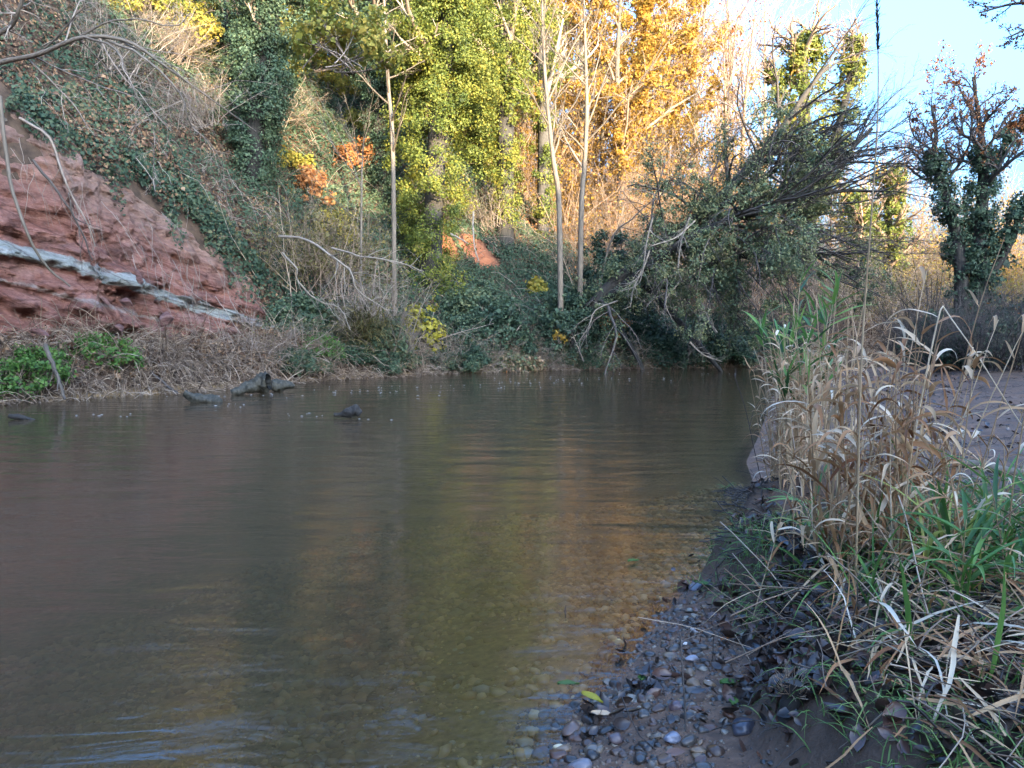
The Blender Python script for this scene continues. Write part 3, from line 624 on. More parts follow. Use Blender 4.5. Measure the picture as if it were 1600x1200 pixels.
# ---- gold leaved tree and companions
for px, d, top, label, n, wd in ((968,44,-80,'tall beech still holding golden leaves, its crown topping the middle of the wood',26000,1.15),(905,50,-60,'golden-leaved tree partly behind the taller golden beech',17000,1.0),(1035,50,-30,'thin golden-leaved tree between the golden beech and the pinkish bare trees',17000,1.0),(1000,60,-60,'farthest golden-leaved tree filling the gap behind the golden beech',16000,1.1),(1085,62,60,'low tawny-gold tree behind the pinkish bare trees',12000,1.1),(850,58,-80,'golden-green tree behind the patchy ivy trunk on the crest',14000,1.1)):
    bare_tree('golden_tree', label, px, d, [(px+2,250,d),(px-4,120,d),(px+6,top,d)], .26, .06, [lv(26,.22,1,52,.30*wd,trop=(0,0,.12)), lv(8,.15,1,42,.5,trop=(0,0,.05)), lv(6,.1,1,40,.55,npts=4,trop=(0,0,0))], ('bark','twigpink'), ('gold',n,.15,.5,3))
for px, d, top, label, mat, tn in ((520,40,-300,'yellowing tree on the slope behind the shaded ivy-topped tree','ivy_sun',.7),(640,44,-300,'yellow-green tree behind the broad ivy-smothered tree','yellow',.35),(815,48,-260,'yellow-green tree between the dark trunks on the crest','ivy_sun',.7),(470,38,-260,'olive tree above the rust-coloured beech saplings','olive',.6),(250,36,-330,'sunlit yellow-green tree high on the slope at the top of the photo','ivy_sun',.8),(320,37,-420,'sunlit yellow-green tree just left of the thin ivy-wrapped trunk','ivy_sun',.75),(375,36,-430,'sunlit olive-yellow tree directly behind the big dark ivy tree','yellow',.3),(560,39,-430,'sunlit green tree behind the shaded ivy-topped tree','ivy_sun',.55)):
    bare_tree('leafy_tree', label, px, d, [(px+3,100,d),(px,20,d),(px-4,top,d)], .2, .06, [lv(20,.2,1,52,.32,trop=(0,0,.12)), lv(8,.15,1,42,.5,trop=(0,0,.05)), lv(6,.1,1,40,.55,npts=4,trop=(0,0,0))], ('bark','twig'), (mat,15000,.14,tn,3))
# ---- bare pinkish trees
PINK = [lv(20,.18,1,34,.40,trop=(.03,0,.16),wob=.08), lv(8,.15,1,34,.48,trop=(0,0,.1),wob=.11), lv(7,.15,1,36,.5,npts=4,trop=(0,0,.05),rmin=.005)]
def cp(l): return [dict(x) for x in l]
grp = 'bare pinkish trees beyond the golden beech'
protos = []
for px, d, top in ((1092,55,-60),(1140,52,10),(1062,60,-90)):
    protos.append(bare_tree('bare_tree', 'bare pinkish tree with upswept twigs in the stand beyond the golden beech', px, d, [(px-4,250,d),(px+2,120,d),(px+14,top,d)], .17, .03, cp(PINK), ('twigpink','twigpink'), None, grp))
bare_tree('bare_tree', 'bare pinkish tree still dotted with russet leaves, outermost of the sunlit stand', 1165, 50, [(1160,260,50),(1166,140,50),(1180,20,50)], .16, .03, cp(PINK), ('twigpink','twigpink'), ('rust',420,.17,.3,3))
for k, (px, d) in enumerate(((1022,58),(1112,62),(1180,60),(1000,64),(930,62),(870,60),(780,58),(1045,52),(700,56),(1125,57))):
    s = protos[k % 3]; c = copy_tree(s); c.location = on(px, d); c.rotation_euler.z = k*1.9; c.scale = (U(.85,1.1),)*3
# dark plain trunks in the wood
b, tr = trunk_from(820, 46, [(818,180,46),(822,-80,46)])
root = thing('background_tree', b, 'plain bare trunk standing in the sunlit wood behind the slope crest', 'tree', 'plain trunks in the wood behind the crest'); put_wood(root, b, skeleton(tr, .15, .07, [lv(12,.45,1,45,.22), lv(6,.2,1,40,.5), lv(5,.2,1,40,.5,npts=4)]), ('bark','twig'))
for k, (px, d) in enumerate(((765,45),(905,44),(938,47),(965,50),(1000,47),(735,47),(660,48),(555,42),(1080,50),(1030,54))):
    c = copy_tree(root); c.location = on(px, d); c.rotation_euler.z = k*2.3; c.scale = (U(.8,1.1),)*3
# ---- fine twiggy brush
def brush(label, px, d, w, h, mat='twigpink', group=None, n=60, leaves=None, lean=0.):
    b = on(px, d); W_ = w/F_PX*d; Hh = h/F_PX*d; root = thing('twig_brush', b, label, 'shrub', group)
    p0 = b+np.stack([rng.normal(0, W_*.22, n), rng.normal(0, W_*.2, n), np.full(n, -.15)], -1)
    D = nrm(np.stack([rng.normal(lean, .38, n), rng.normal(0, .3, n), np.ones(n)], -1)); L = Hh*U(.55, 1.1, n)
    q = grow(p0, D, L, 8, .10, (0,0,-.03)); r = U(.011, .022, (n, 1))*np.linspace(1, .35, 8)[None]
    q2, r2 = spawn(q, r, 8, .2, 1, 42, .36, .6, 6, .13, (0,0,.02)); q3, r3 = spawn(q2, r2, 6, .15, 1, 40, .5, .7, 4, .14, (0,0,0))
    g = Geo(); tubes(g, q, r, 4, U(0,1,n)); g.build('stems', M[mat], root, b)
    g = Geo(); tubes(g, q2, r2, 3, U(0,1,len(q2))); tubes(g, q3, r3*1.2, 3, U(0,1,len(q3))); g.build('twigs', M[mat], root, b)
    if leaves:
        m, k, s, tn = leaves; i = rng.integers(0, len(q3), k); pp = q3[i, rng.integers(0, 4, k)]; g = Geo(); cards(g, pp+rng.normal(0, s, pp.shape), U(s*.7,s*1.3,k), np.clip(rng.normal(tn,.2,k),0,1), None, 1, .75, .4); g.build('leaves', M[m], root, b)
    return root
for a in (('pinkish hazel brush filling the gap above the leaning trunk',1080,40,200,210,'twigpink',None,110,('rust',2600,.10,.6)),
          ('pink twiggy brush glowing in sun beside the russet-dotted bare tree',1165,44,150,230,'twigpink',None,90,('rust',1400,.10,.6)),
          ('tawny brush at the foot of the golden beech',985,36,170,220,'twigpink',None,90,('rust',1800,.09,.7)),
          ('olive brush of fine twigs across the slope above the green ivy mound',500,26.5,190,150,'straw',None,90,('olive',6000,.08,.6)),
          ('grey bare brush beside the small pale sapling on the slope',575,24.5,130,150,'twig',None,70,('olive',500,.08,.6)),
          ('tawny brush behind the leaning tree where its boughs spread',1150,35,240,170,'straw',None,110,('rust',1600,.09,.6)),
          ('tawny brush low beyond the leaning tree and above the reed tips',1300,36,230,170,'straw',None,120,('olive',2200,.09,.6)),
          ('orange brush in a sun patch beyond the river bend',1400,38,170,130,'straw',None,80,('gold',1500,.09,.5)),
          ('grey thicket on the far side of the river bend',1225,33,150,80,'twigdark',None,80,None),
          ('dark thicket behind the sand bank under the two-stemmed ivy tree',1440,27.5,120,90,'twigdark',None,80,None),
          ('bare dark bushes before the two-stemmed ivy tree',1590,22,160,120,'twigdark',None,90,('rust',300,.06,.5)),
          ('thin dark bare bush left of the two-stemmed ivy tree',1455,26,90,170,'twigdark',None,40,None)):
    brush(*a)
# thickets filling the wood between the trunks
grp = 'brush thickets in the wood behind the slope crest'
th_ = [brush('tangled tawny thicket between the trunks of the wood behind the crest', px, d, 200, 260, m_, grp, 90, lf) for px, d, m_, lf in ((700,43,'straw',('ivy_sun',5200,.13,.8)),(830,45,'twigpink',('gold',6500,.12,.35)),(930,48,'straw',('gold',6500,.12,.6)))]
for k, (px, d) in enumerate(((760,52),(880,54),(980,55),(640,46),(570,42),(790,58),(1060,56),(1150,58),(690,60),(950,62),(850,63),(1010,47),(740,47),(600,52))):
    c = copy_tree(th_[k % 3]); c.location = on(px, d); c.rotation_euler.z = k*2.1; c.scale = (1.1,1.1,U(.9,1.5))
for k, (px, py) in enumerate(((300,200),(420,190),(170,120),(760,360),(690,340),(260,90))):
    h_ = hit(px, py); c = copy_tree(bpy.data.objects['twig_brush.004'], 'grey bare brush tangled in the ivy of the steep slope'); c['group'] = 'grey brush on the ivy slope'; c.location = h_; c.rotation_euler = (.35, -.25, k*1.7); c.scale = (.8,.8,U(.45,.8))
for k, (px, d) in enumerate(((1000,66),(1090,68),(1150,70),(930,68),(1060,48),(1120,46))):
    c = copy_tree(th_[1+k % 2]); c.location = on(px, d); c.rotation_euler.z = k*2.7; c.scale = (1.2,1.2,U(1.1,1.6))
for k, (px, s_) in enumerate(((620,.5),(690,.2),(760,.35),(850,.2),(930,.3),(990,.1),(1060,.2),(1130,.3),(480,.6),(410,.6))):
    i_ = np.interp((px-800)/F_PX, uof(LB[4:11,0], LB[4:11,1]), LB[4:11,1]); c = copy_tree(bpy.data.objects['twig_brush.004'], 'low grey twig tangle overhanging the far waterline'); c['group'] = 'twig tangles along the far waterline'; c.location = on(px, i_+s_); c.rotation_euler = (.75, rng.normal(0,.3), k*.4-.5); c.scale = (.55,.55,U(.28,.42))
for k, (px, py, q_) in enumerate(((235,35,1.7),(290,70,1.6),(330,25,2.0),(270,5,2.0),(215,15,1.8),(520,150,1.2),(560,205,1.0),(455,265,.8),(200,5,1.2),(350,110,1.0),(535,100,1.2))):
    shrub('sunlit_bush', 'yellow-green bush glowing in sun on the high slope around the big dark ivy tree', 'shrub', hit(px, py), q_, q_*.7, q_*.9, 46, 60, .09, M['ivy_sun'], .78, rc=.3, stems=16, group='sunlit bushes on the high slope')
for k, (px, d) in enumerate(((1470,19),(1520,18.5),(1560,17.5),(1610,17),(1500,21),(1570,20),(1620,19))):
    c = copy_tree(bpy.data.objects['twig_brush.011'], 'low dark scrub at the back of the sand bank'); c['group'] = 'dark scrub behind the sand bank'; c.location = on(px, d); c.rotation_euler.z = k*1.1; c.scale = (.6,.6,U(.35,.6))
for k, (px, d) in enumerate(((1440,50),(1490,54),(1550,52),(1610,50),(1400,58))):
    c = copy_tree(th_[k % 3]); c.location = on(px, d); c.rotation_euler.z = k*1.7; c.scale = (1,1,U(.6,.9))
# low bare trees closing the view past the river bend
for k, (px, d) in enumerate(((1215,52),(1290,56),(1345,60),(1400,55),(1435,62),(1250,62),(1480,66),(1560,60))):
    c = copy_tree(protos[k % 3], 'low bare rust-twigged tree closing the view beyond the river bend'); c['group'] = 'low bare trees beyond the river bend'; c.location = on(px, d); c.rotation_euler.z = k*1.3; c.scale = (.62,.62,U(.40,.55))
# russet beech saplings lit by sun
for a in (('rust-coloured beech sapling catching the sun right of the big dark ivy tree',489,30,.9,.8,1.6,'rust',.6),('orange beech sapling high behind the shaded straight trunk',560,33,1.0,.8,1.5,'rust',.5),('bright yellow-green bush under the rust-coloured beech sapling',528,29,.9,.7,1.2,'ivy_sun',.9),
          ('orange-leaved bush glowing under the leaning trunk',945,29,1.1,.7,1.6,'rust',.7),('little yellow-leaved bush on the slope above the dark ivy heap',838,33,.4,.35,.55,'ivy_sun',.85)):
    shrub('leafy_bush', a[0], 'shrub', on(a[1], a[2]), a[3], a[4], a[5], 50, 34, .10, M[a[6]], a[7], rc=.25)
# orange litter along the sunlit edge of the slope
g = Geo(); q = []
while len(q) < 2600:
    t = rng.random(); c = hit(np.interp(t,[0,.4,1],[745,800,868])+rng.normal(0,9), np.interp(t,[0,.4,1],[275,315,372])+rng.normal(0,9), 24, 45) if len(q) % 20 == 0 else q[-1]
    q.append(c+rng.normal(0,.35,3)*A([1,1,0]))
q = A(q); q[:, 2] = H(q[:, 0], q[:, 1])+U(.02,.4,len(q)); cards(g, q, .10, np.clip(rng.normal(.55,.2,len(q)),0,1), None, 1, .75)
tag(g.build('orange_leaf_litter', M['rust']), 'orange fallen leaves along the sunlit edge of the dark slope', 'leaf litter', kind='stuff')
# ---- evergreen and ivy mounds along the far bank
for a in (('rounded dark evergreen bush hanging over the waterline at the middle of the far bank',775,26.6,1.35,.9,1.75,'ivy',.40,150),
          ('lighter green bush behind the rounded dark evergreen one',740,28.5,1.3,.9,1.9,'ivy',.70,120),
          ('dark ivy heap at the foot of the leaning tree',885,27.4,1.3,1.0,2.4,'ivy',.38,150),
          ('tall dark ivy bush between the pale tree pair and the leaning trunk',950,30,1.6,1.0,4.1,'ivy',.42,190),
          ('ivy mound swelling from the slope beside the cliff end',470,24.6,1.3,.9,1.7,'ivy',.55,140),
          ('small ivy mound below the olive brush',610,25.0,.9,.6,1.1,'ivy',.40,80),
          ('ivy-hung hump between the sapling and the red earth scar',640,28.0,1.6,.9,1.3,'ivycover',.38,110),
          ('bramble bush low on the bank left of the yellow-leaved shrub',575,23.9,1.3,.7,1.2,'ivycover',.35,90),
          ('bramble bush low on the bank between yellow-leaved shrub and dark evergreen',700,26,1.2,.7,1.3,'ivycover',.45,90),
          ('dark bush under the leaning boughs right beside the water',1030,28.3,1.6,.8,1.5,'ivy',.34,120),
          ('dark green bush under the far boughs of the leaning tree',1110,29,1.6,.9,1.6,'ivy',.36,120),
          ('low dark bush where the far bank meets the reed tops',1195,30.5,1.6,.9,1.2,'ivy',.30,100),
          ('pale-topped grey bramble heap at the waterline under the dark evergreen',800,26.0,1.0,.5,.7,'ivycover',.6,60),
          ('bramble heap trailing green leaves on the sand bank\'s far end',1545,19,1.3,.8,1.0,'ivycover',.42,100),
          ('dark bush on the near bank below the two-stemmed ivy tree',1480,23.5,1.2,.9,1.5,'ivy',.34,100),
          ('ivy bush spilling over the far right end of the sand bank',1600,21.5,1.5,.9,1.6,'ivy',.36,100)):
    shrub('bush', a[0], 'shrub', on(a[1], a[2]), a[3], a[4], a[5], int(a[8]*1.3), 80, .085, M[a[6]], a[7], rc=.28, stems=40)
shrub('yellow_shrub', 'spindly shrub with bright yellow leaves low on the far bank', 'shrub', on(662,25.2), .75, .5, 1.75, 46, 16, .13, M['yellow'], .6, rc=.2, stems=30)
shrub('yellow_shrub', 'little tuft of orange-yellow leaves beside the foot of the leaning tree', 'shrub', on(873,27.0)+A([0,-.5,.9]), .2, .2, .4, 10, 14, .09, M['gold'], .8, rc=.14, stems=8)
for lb, px, d, rx, rz, n in (('patch of bright green nettles below the cliff, farthest upstream',50,15.9,.8,.75,50),('wide patch of green nettles in front of the red cliff',155,17.3,1.2,.75,60),('green nettle clump beside the driftwood log',500,22.4,.8,.75,42),('sparse nettle clump left of the slanting brown stick',20,15.4,.7,.7,30)):
    shrub('nettle_patch', lb, 'nettles', on(px, d), rx, .45, rz, n*2, 24, .065, M['green'], .5, rc=.15, stems=40)
for k, (px, s_, q_) in enumerate(((455,.35,.6),(505,.2,.5),(548,.3,.7),(600,.1,.6),(640,.25,.7),(690,.05,.7),(735,.2,.8),(830,.1,.8),(880,.15,.7),(925,.1,.6),(975,.15,.7),(1040,.05,.7),(1085,.1,.7),(1150,.1,.8))):
    i_ = np.interp((px-800)/F_PX, uof(LB[4:11,0], LB[4:11,1]), LB[4:11,1]); c = copy_tree(bpy.data.objects[('bush.007','bush.012','bush.008')[k % 3]], 'low bramble clump drooping over the far water edge'); c['group'] = 'bramble clumps along the far water edge'; c.location = on(px, i_+s_); c.rotation_euler = (.25, 0, k*1.9); c.scale = (q_,q_,q_*.75)
# drooping sedge
g = Geo(); b = on(572,23.6); n = 420; p0 = b+np.stack([rng.normal(0,.35,n),rng.normal(0,.2,n),U(.2,1.2,n)], -1)
blades(g, p0, nrm(np.stack([rng.normal(0,.5,n),rng.normal(-.5,.3,n),U(.4,1,n)],-1)), U(.7,1.5,n), .022, 6, 1.5, U(0,1,n)); root = thing('sedge_tuft', b, 'drooping tuft of long sedge hanging over the far bank', 'sedge'); g.build('blades', M['olive'], root, b)

# ---- the leaning ivy tree over the river
b = on(893, 28.2); root = thing('leaning_tree', b, 'big half-fallen ivy-hung tree leaning out over the river from the far bank', 'tree')
stems = [([(880,590,28.2),(905,510,28),(960,440,27.3),(1040,378,26.6),(1120,312,26),(1180,250,25.6),(1222,200,25.3),(1258,145,25),(1292,100,24.8)], .30, .05),
         ([(1045,375,26.6),(1110,350,26),(1180,318,25.3),(1245,285,24.6),(1310,250,24),(1365,200,23.6)], .20, .04),
         ([(935,480,27.6),(1000,425,26.5),(1070,375,25.5),(1150,340,24.8),(1230,320,24.2),(1300,300,23.7),(1380,300,23.4)], .20, .03),
         ([(1010,450,26.8),(1080,440,26),(1120,412,25.2),(1165,402,24.6),(1225,395,24.1),(1300,400,23.6),(1360,395,23.3)], .14, .025),
         ([(1090,345,26),(1180,290,25),(1270,215,24.3),(1340,185,23.8)], .13, .03),
         ([(1010,445,27),(1060,500,26.4),(1110,560,26),(1140,600,25.8)], .13, .05),
         ([(960,500,27.6),(990,545,27),(1010,590,26.8)], .11, .05), ([(930,510,27.8),(935,560,27.3),(925,595,27.1)], .12, .05)]
g = Geo(); gb = Geo(); gi_ = Geo()
for k, (pp, r0, r1) in enumerate(stems):
    q = catmull(PT(pp), 20)[None]; q = q+np.cumsum(rng.normal(0, .012, q.shape), 1); r = np.linspace(r0, r1, 20)[None]; tubes(g, q, r, 8, U(0,1,1))
    if k < 5:
        a = spawn(q, r, (12,17,20,18,12)[k], .45 if k < 2 else .30, 1, 32, (.30,.5,.5,.5,.36)[k], .5, 9, .10, (.14,-.05,-.03), shrink=.45, rmin=.010); c = spawn(*a, 8, .2, 1, 34, .5, .6, 7, .12, (.12,-.05,.0), rmin=.009); e = spawn(*c, 5, .2, 1, 32, .5, .7, 5, .12, (.1,0,.02), rmin=.005)
        for (x, y), s in ((a, 4), (c, 3), (e, 3)): tubes(gb, x, y, s, U(0,.8,len(x)))
        ivy_on(gi_, q[0], ([.9,1.1,.9,.5,.3,.2,.1],[.8,.9,.8,.5,.2],[1.0,1.3,1.3,1.0,.6,.2],[1.0,1.0,.7,.3],[.7,.7,.5,.2])[k], (140,100,190,105,40)[k], 62, .32, .066, .80, 0, (.72,.85,.85,.75,.7)[k], 1.2)
    if k in (0, 2, 3):      # hanging boughs between trunk and water
        a = spawn(q, r, 24, .15, .85, 75, (.30,0,.42,.5)[k], .3, 9, .12, (.06,-.1,-.6), rmin=.010, shrink=.3); c = spawn(*a, 8, .2, 1, 40, .5, .6, 6, .15, (.05,0,-.35), rmin=.006)
        e = spawn(*c, 5, .2, 1, 38, .5, .7, 4, .15, (.05,0,-.2), rmin=.005); tubes(gb, *a, 4, U(0,1,len(a[0]))); tubes(gb, *c, 3, U(0,1,len(c[0]))); tubes(gb, *e, 3, U(0,1,len(e[0])))
        ii = rng.permutation(len(a[0]))[:15]
        for x in a[0][ii]: ivy_on(gi_, x, [.4,.45,.45,.2], 18, 50, .26, .062, .78, .1, 1, 1.2)
g.build('trunk', M['barkdark'], root, b); gb.build('branches', M['twigdark'], root, b); gi_.build('ivy', M['ivy'], root, b)
gd = Geo()
for pp, r0 in (([(1078,340,24.8),(1065,375,24.6),(1060,420,24.4),(1066,440,24.3)],.034),([(1086,345,24.8),(1070,360,24.7),(1055,372,24.6),(1015,385,24.5)],.03),([(1015,392,25),(1005,420,24.9),(990,450,24.8),(985,480,24.7)],.034),([(965,470,25.4),(930,485,25.3),(920,510,25.2),(900,540,25.1)],.03),([(1020,340,25),(1010,380,24.9),(1000,440,24.8),(970,455,24.7)],.03),([(1120,520,25),(1108,500,25),(1095,470,25)],.04),([(1062,440,24.3),(1040,470,24.3),(1050,500,24.2)],.03),([(1078,535,25.3),(1100,555,25.2),(1128,565,25.1)],.04)):
    q = catmull(PT(pp), 10)[None]; r = np.linspace(r0, r0*.35, 10)[None]; tubes(gd, q, r, 6, U(.4,1,1)); a = spawn(q, r, 8, .15, 1, 45, .45, .55, 7, .18, (0,0,-.1), rmin=.006); tubes(gd, *a, 3, U(.3,1,len(a[0]))); a = spawn(*a, 5, .2, 1, 45, .5, .6, 5, .18, (0,0,-.1), rmin=.005); tubes(gd, *a, 3, U(.3,1,len(a[0])))
gd.build('dead_boughs', M['deadwood'], root, b)

# ---- two-stemmed ivy tree and its neighbours on the near bank
b = on(1515, 24); root = thing('ivy_clad_tree', b, 'dark two-stemmed ivy tree on the near bank beyond the sand', 'tree')
T1 = catmull(np.concatenate([[on(1500,24)-A([0,0,.2])], PT([(1502,430,24),(1492,360,24),(1473,290,24),(1457,250,24),(1463,210,24),(1455,165,24)])]), 18)
T2 = catmull(np.concatenate([[on(1530,24)-A([0,0,.2])], PT([(1530,420,24),(1534,330,24),(1536,250,24),(1530,190,24),(1520,120,24)])]), 18)
T3 = catmull(PT([(1536,275,24),(1562,240,24),(1585,200,24),(1630,160,24)]), 10); T4 = catmull(PT([(1540,440,24),(1575,385,23.8),(1605,320,23.6),(1660,250,23.5)]), 12)
th = [(T1[None], np.linspace(.24,.03,18)[None]), (T2[None], np.linspace(.28,.03,18)[None]), (T3[None], np.linspace(.10,.025,10)[None]), (T4[None], np.linspace(.16,.03,12)[None])]
tw = []
for (q, r) in th:
    a = spawn(q, r, 17, .45, 1, 50, .32, .45, 10, .22, (.03,0,.16)); c = spawn(*a, 8, .2, 1, 45, .5, .6, 6, .22, (0,0,.1)); e = spawn(*c, 6, .15, 1, 42, .5, .7, 5, .2, (0,0,.06)); tw += [a, c, e]
put_wood(root, b, th+tw, ('barkdark','twigdark'), 4, (0,.7))
g = Geo(); ivy_on(g, T1, [.42,.42,.42,.36,.3,.22,.0], 130, 70, .26, .07, .34, 0, .72); ivy_on(g, T2, [.5,.55,.62,.55,.42,.25,.1], 190, 70, .28, .07, .34, 0, .66); ivy_on(g, T3, [.4,.3,.1], 30, 40, .28, .1, .3); ivy_on(g, T4, [.5,.5,.3], 60, 40, .3, .1, .28)
g.build('ivy', M['ivy'], root, b)
g = Geo(); q = np.concatenate([tw[2][0], tw[5][0], tw[8][0]]); n = 9000; i = rng.integers(0, len(q), n); p = q[i, rng.integers(1, 5, n)]; cards(g, p+rng.normal(0,.03,p.shape), U(.04,.08,n), U(0,.7,n), None, 1, .7); g.build('buds', M['rust'], root, b)
# overhanging spray of a tree outside the picture
b = on(1740, 13); tr = catmull(np.concatenate([[b-A([0,0,.2])], PT([(1745,300,13),(1740,60,13),(1700,-120,13)])]), 12); root = thing('overhanging_tree', b, 'dark twiggy bough of a near-bank tree reaching in at the upper corner', 'tree')
th = [(tr[None], np.linspace(.2,.08,12)[None])]; tw = []
for pp in ([(1735,60,13),(1660,10,13),(1590,5,13),(1530,20,13)],[(1720,-40,13),(1650,-50,13),(1580,-25,13),(1540,-10,13)],[(1740,120,13),(1680,80,13),(1620,45,13),(1575,58,13)]):
    q = catmull(PT(pp), 14)[None]; r = np.linspace(.05,.012,14)[None]; a = spawn(q, r, 12, .3, 1, 48, .3, .6, 8, .22, (0,0,-.05)); c = spawn(*a, 7, .2, 1, 45, .5, .6, 5, .2, (0,0,0), rmin=.003); tw += [(q, r), a, c]
put_wood(root, b, th+tw, ('barkdark','twigdark'), 1, (0,.7))
g = Geo(); q = np.concatenate([x[0] for x in tw[2::3]]); n = 1400; i = rng.integers(0, len(q), n); p = q[i, rng.integers(1, 5, n)]; cards(g, p+rng.normal(0,.02,p.shape), U(.02,.045,n), U(0,.5,n), None, 1, .7); g.build('buds', M['rust'], root, b)

# ---- bare tree reaching in over the cliff
b = on(-90, 17.5)+A([0,.6,3.5]); b = A([b[0], b[1]+2.2, 0]); b[2] = float(H(A([b[0]]), A([b[1]]))[0])
root = thing('overhanging_tree', b, 'grey leafless tree sprawling over the top of the red cliff', 'tree'); th = []; tw = []
main = catmull(np.concatenate([[b-A([0,0,.3])], PT([(-90,130,18.5),(0,98,18),(60,85,17.5),(130,58,17),(200,65,17),(260,105,17.3),(330,155,18),(400,205,19)])]), 26)
th.append((main[None], np.linspace(.075,.012,26)[None]))
for pp, r0 in (([(-60,90,18.2),(20,45,17.8),(45,0,17.5),(70,-60,17.3)],.09),([(130,58,17),(190,85,16.7),(210,130,16.6),(240,190,16.8),(250,240,17),(245,300,17.2)],.035),([(160,62,17),(230,95,16.8),(285,150,17),(300,200,17.3),(340,245,18),(355,330,18.6)],.04),([(60,85,17.5),(130,20,17),(135,0,17)],.03),([(110,62,17.2),(180,30,17),(270,45,17.4),(300,20,17.6)],.035)):
    q = catmull(PT(pp), 16)[None]; q = q+np.cumsum(rng.normal(0,.02,q.shape),1); th.append((q, np.linspace(r0*.7, r0*.25, 16)[None]))
for q, r in th:
    a = spawn(q, r, 13, .3, 1, 55, .26, .5, 8, .16, (.1,0,-.25)); c = spawn(*a, 6, .2, 1, 42, .5, .6, 6, .16, (.05,0,-.15)); e = spawn(*c, 4, .2, 1, 40, .5, .7, 4, .14, (0,0,-.1)); tw += [a, c, e]
put_wood(root, b, th+tw, ('bark','twig'), len(th), (.6,1))
# hanging roots and fallen sticks across the cliff
def stick(name, label, pts, r0, r1, mat, cat, n=16, sub=0, sides=6, group=None, jit=.0, tone=.6):
    q = catmull(pts, n); q = q+np.cumsum(rng.normal(0, jit, q.shape), 0) if jit else q; r = np.linspace(r0, r1, n); b = q[0].copy()
    g = Geo(); tubes(g, q[None], r[None], sides, A([tone]), True)
    if sub: a = spawn(q[None], r[None], sub, .3, 1, 42, .3, .55, 6, .14, (0,0,-.05)); tubes(g, *a, 4, U(.3,.9,len(a[0])))
    o = g.build(name, M[mat], None, b); return tag(o, label, cat, group)
stick('hanging_root', 'pale bare root hanging down the red cliff across the grey band', PT([(0,150,16.9),(8,230,16.7),(22,300,16.5),(45,360,16.4),(80,420,16.8),(110,447,17)]), .045, .02, 'barkpale', 'root', jit=.012)
stick('hanging_root', 'long brown stem drooping from the cliff top toward the rock bulge', PT([(30,185,16.7),(75,215,16.8),(105,285,16.8),(135,340,17),(150,385,17.2)]), .035, .012, 'twig', 'root', sub=5, jit=.015)
stick('hanging_root', 'dark straight stem lying down the cliff left of the drooping brown one', PT([(50,250,16.7),(95,300,16.8),(130,365,17.1),(148,405,17.3)]), .03, .012, 'twigdark', 'root', sub=6, jit=.012)
stick('fallen_branch', 'pale forked branch lying over the ivy between cliff and bank brush', PT([(435,370,22.6),(480,378,22.3),(520,410,22),(545,430,21.9),(552,455,21.9),(600,490,22)]), .045, .015, 'deadwood', 'branch', sub=8, jit=.02)
stick('fallen_branch', 'long pale branch arching right over the bank brambles', PT([(520,388,22.6),(570,400,22.3),(620,408,22.3),(665,425,22.6)]), .035, .012, 'deadwood', 'branch', sub=9, jit=.02)
stick('fallen_branch', 'pale branch sloping down the ivy sheet to the dry stems', PT([(440,395,22),(462,420,21.8),(468,440,21.8),(500,470,21.7),(530,480,21.7),(545,512,21.6)]), .03, .012, 'deadwood', 'branch', sub=8, jit=.02)
stick('fallen_branch', 'brown stick slanting out of the left bank nettles', PT([(70,540,15.2),(85,575,15),(100,625,14.8)]), .05, .03, 'bark', 'branch', sub=4, jit=.01)
stick('fallen_branch', 'dark stick dipping into the water left of the driftwood log', PT([(235,580,17.4),(255,598,17.2),(276,613,17)]), .035, .02, 'twigdark', 'branch', jit=.008)
for lb, pp in (('short broken branch stub poking up at the red earth scar',[(705,365,28.8),(722,372,28.7),(735,380,28.7)]),('grey root crossing the red earth scar',[(740,330,29),(742,380,28.6),(748,405,28.5)])):
    stick('fallen_branch', lb, PT(pp), .04, .02, 'deadwood', 'branch', jit=.01)

# rootlets trailing down the cliff and rock blocks under the pale band
g = Geo(); n = 100; i_ = rng.random(n)**.8; u_ = -.66+.33*i_; q = []
for uu in u_:
    px = 800+uu*F_PX; top = np.interp(px, [0,100,210,310,440], [160,215,300,380,500]); q.append(P(px, top+U(-10,110), np.interp(px, [0,440], [16.6,20.6])))
q = A(q); t_ = grow(q, nrm(np.stack([rng.normal(.25,.4,n), -U(.1,.5,n), -np.ones(n)], -1)), U(.4,1.8,n), 9, .14, (.1,.12,-.35)); tubes(g, t_, U(.004,.009,(n,1))*np.linspace(1,.5,9)[None], 3, U(.2,1,n))
tag(g.build('trailing_rootlets', M['twig']), 'fine dead stems and rootlets trailing down the red cliff', 'rootlets', kind='stuff')
import random as _r
def rock(label, px, py, d, s, seed):
    V, F = ico(3); r_ = np.random.default_rng(seed); q = V*A([1,.8,.8])*(1+fbm(V*1.4+seed, 4, 3)*.9)[:, None]
    for k in range(12):
        n_ = nrm(r_.normal(0,1,3)); h = q@n_; lim = np.quantile(h, .72); q = q-np.maximum(h-lim, 0)[:, None]*n_*.9
    g = Geo(); c = P(px, py, d); g.add(q*s+c, None, F); o = g.build('rock_block', bpy.data.materials['rock_block'], None, c); return tag(o, label, 'rock')
mr, nt, out = newmat('rock_block'); b_ = N(nt, "BsdfPrincipled"); b_.inputs['Roughness'].default_value = .9; n1_ = noise(nt, 4, 7, coords(nt, (1,1,3)), .65)
nt.links.new(ramp(nt, n1_, [(.3,(.06,.028,.022)),(.5,(.19,.09,.072)),(.7,(.30,.18,.15))]).outputs[0], b_.inputs['Base Color']); nt.links.new(bump(nt, n1_, 1, .15), b_.inputs['Normal']); nt.links.new(b_.outputs[0], out.inputs[0])
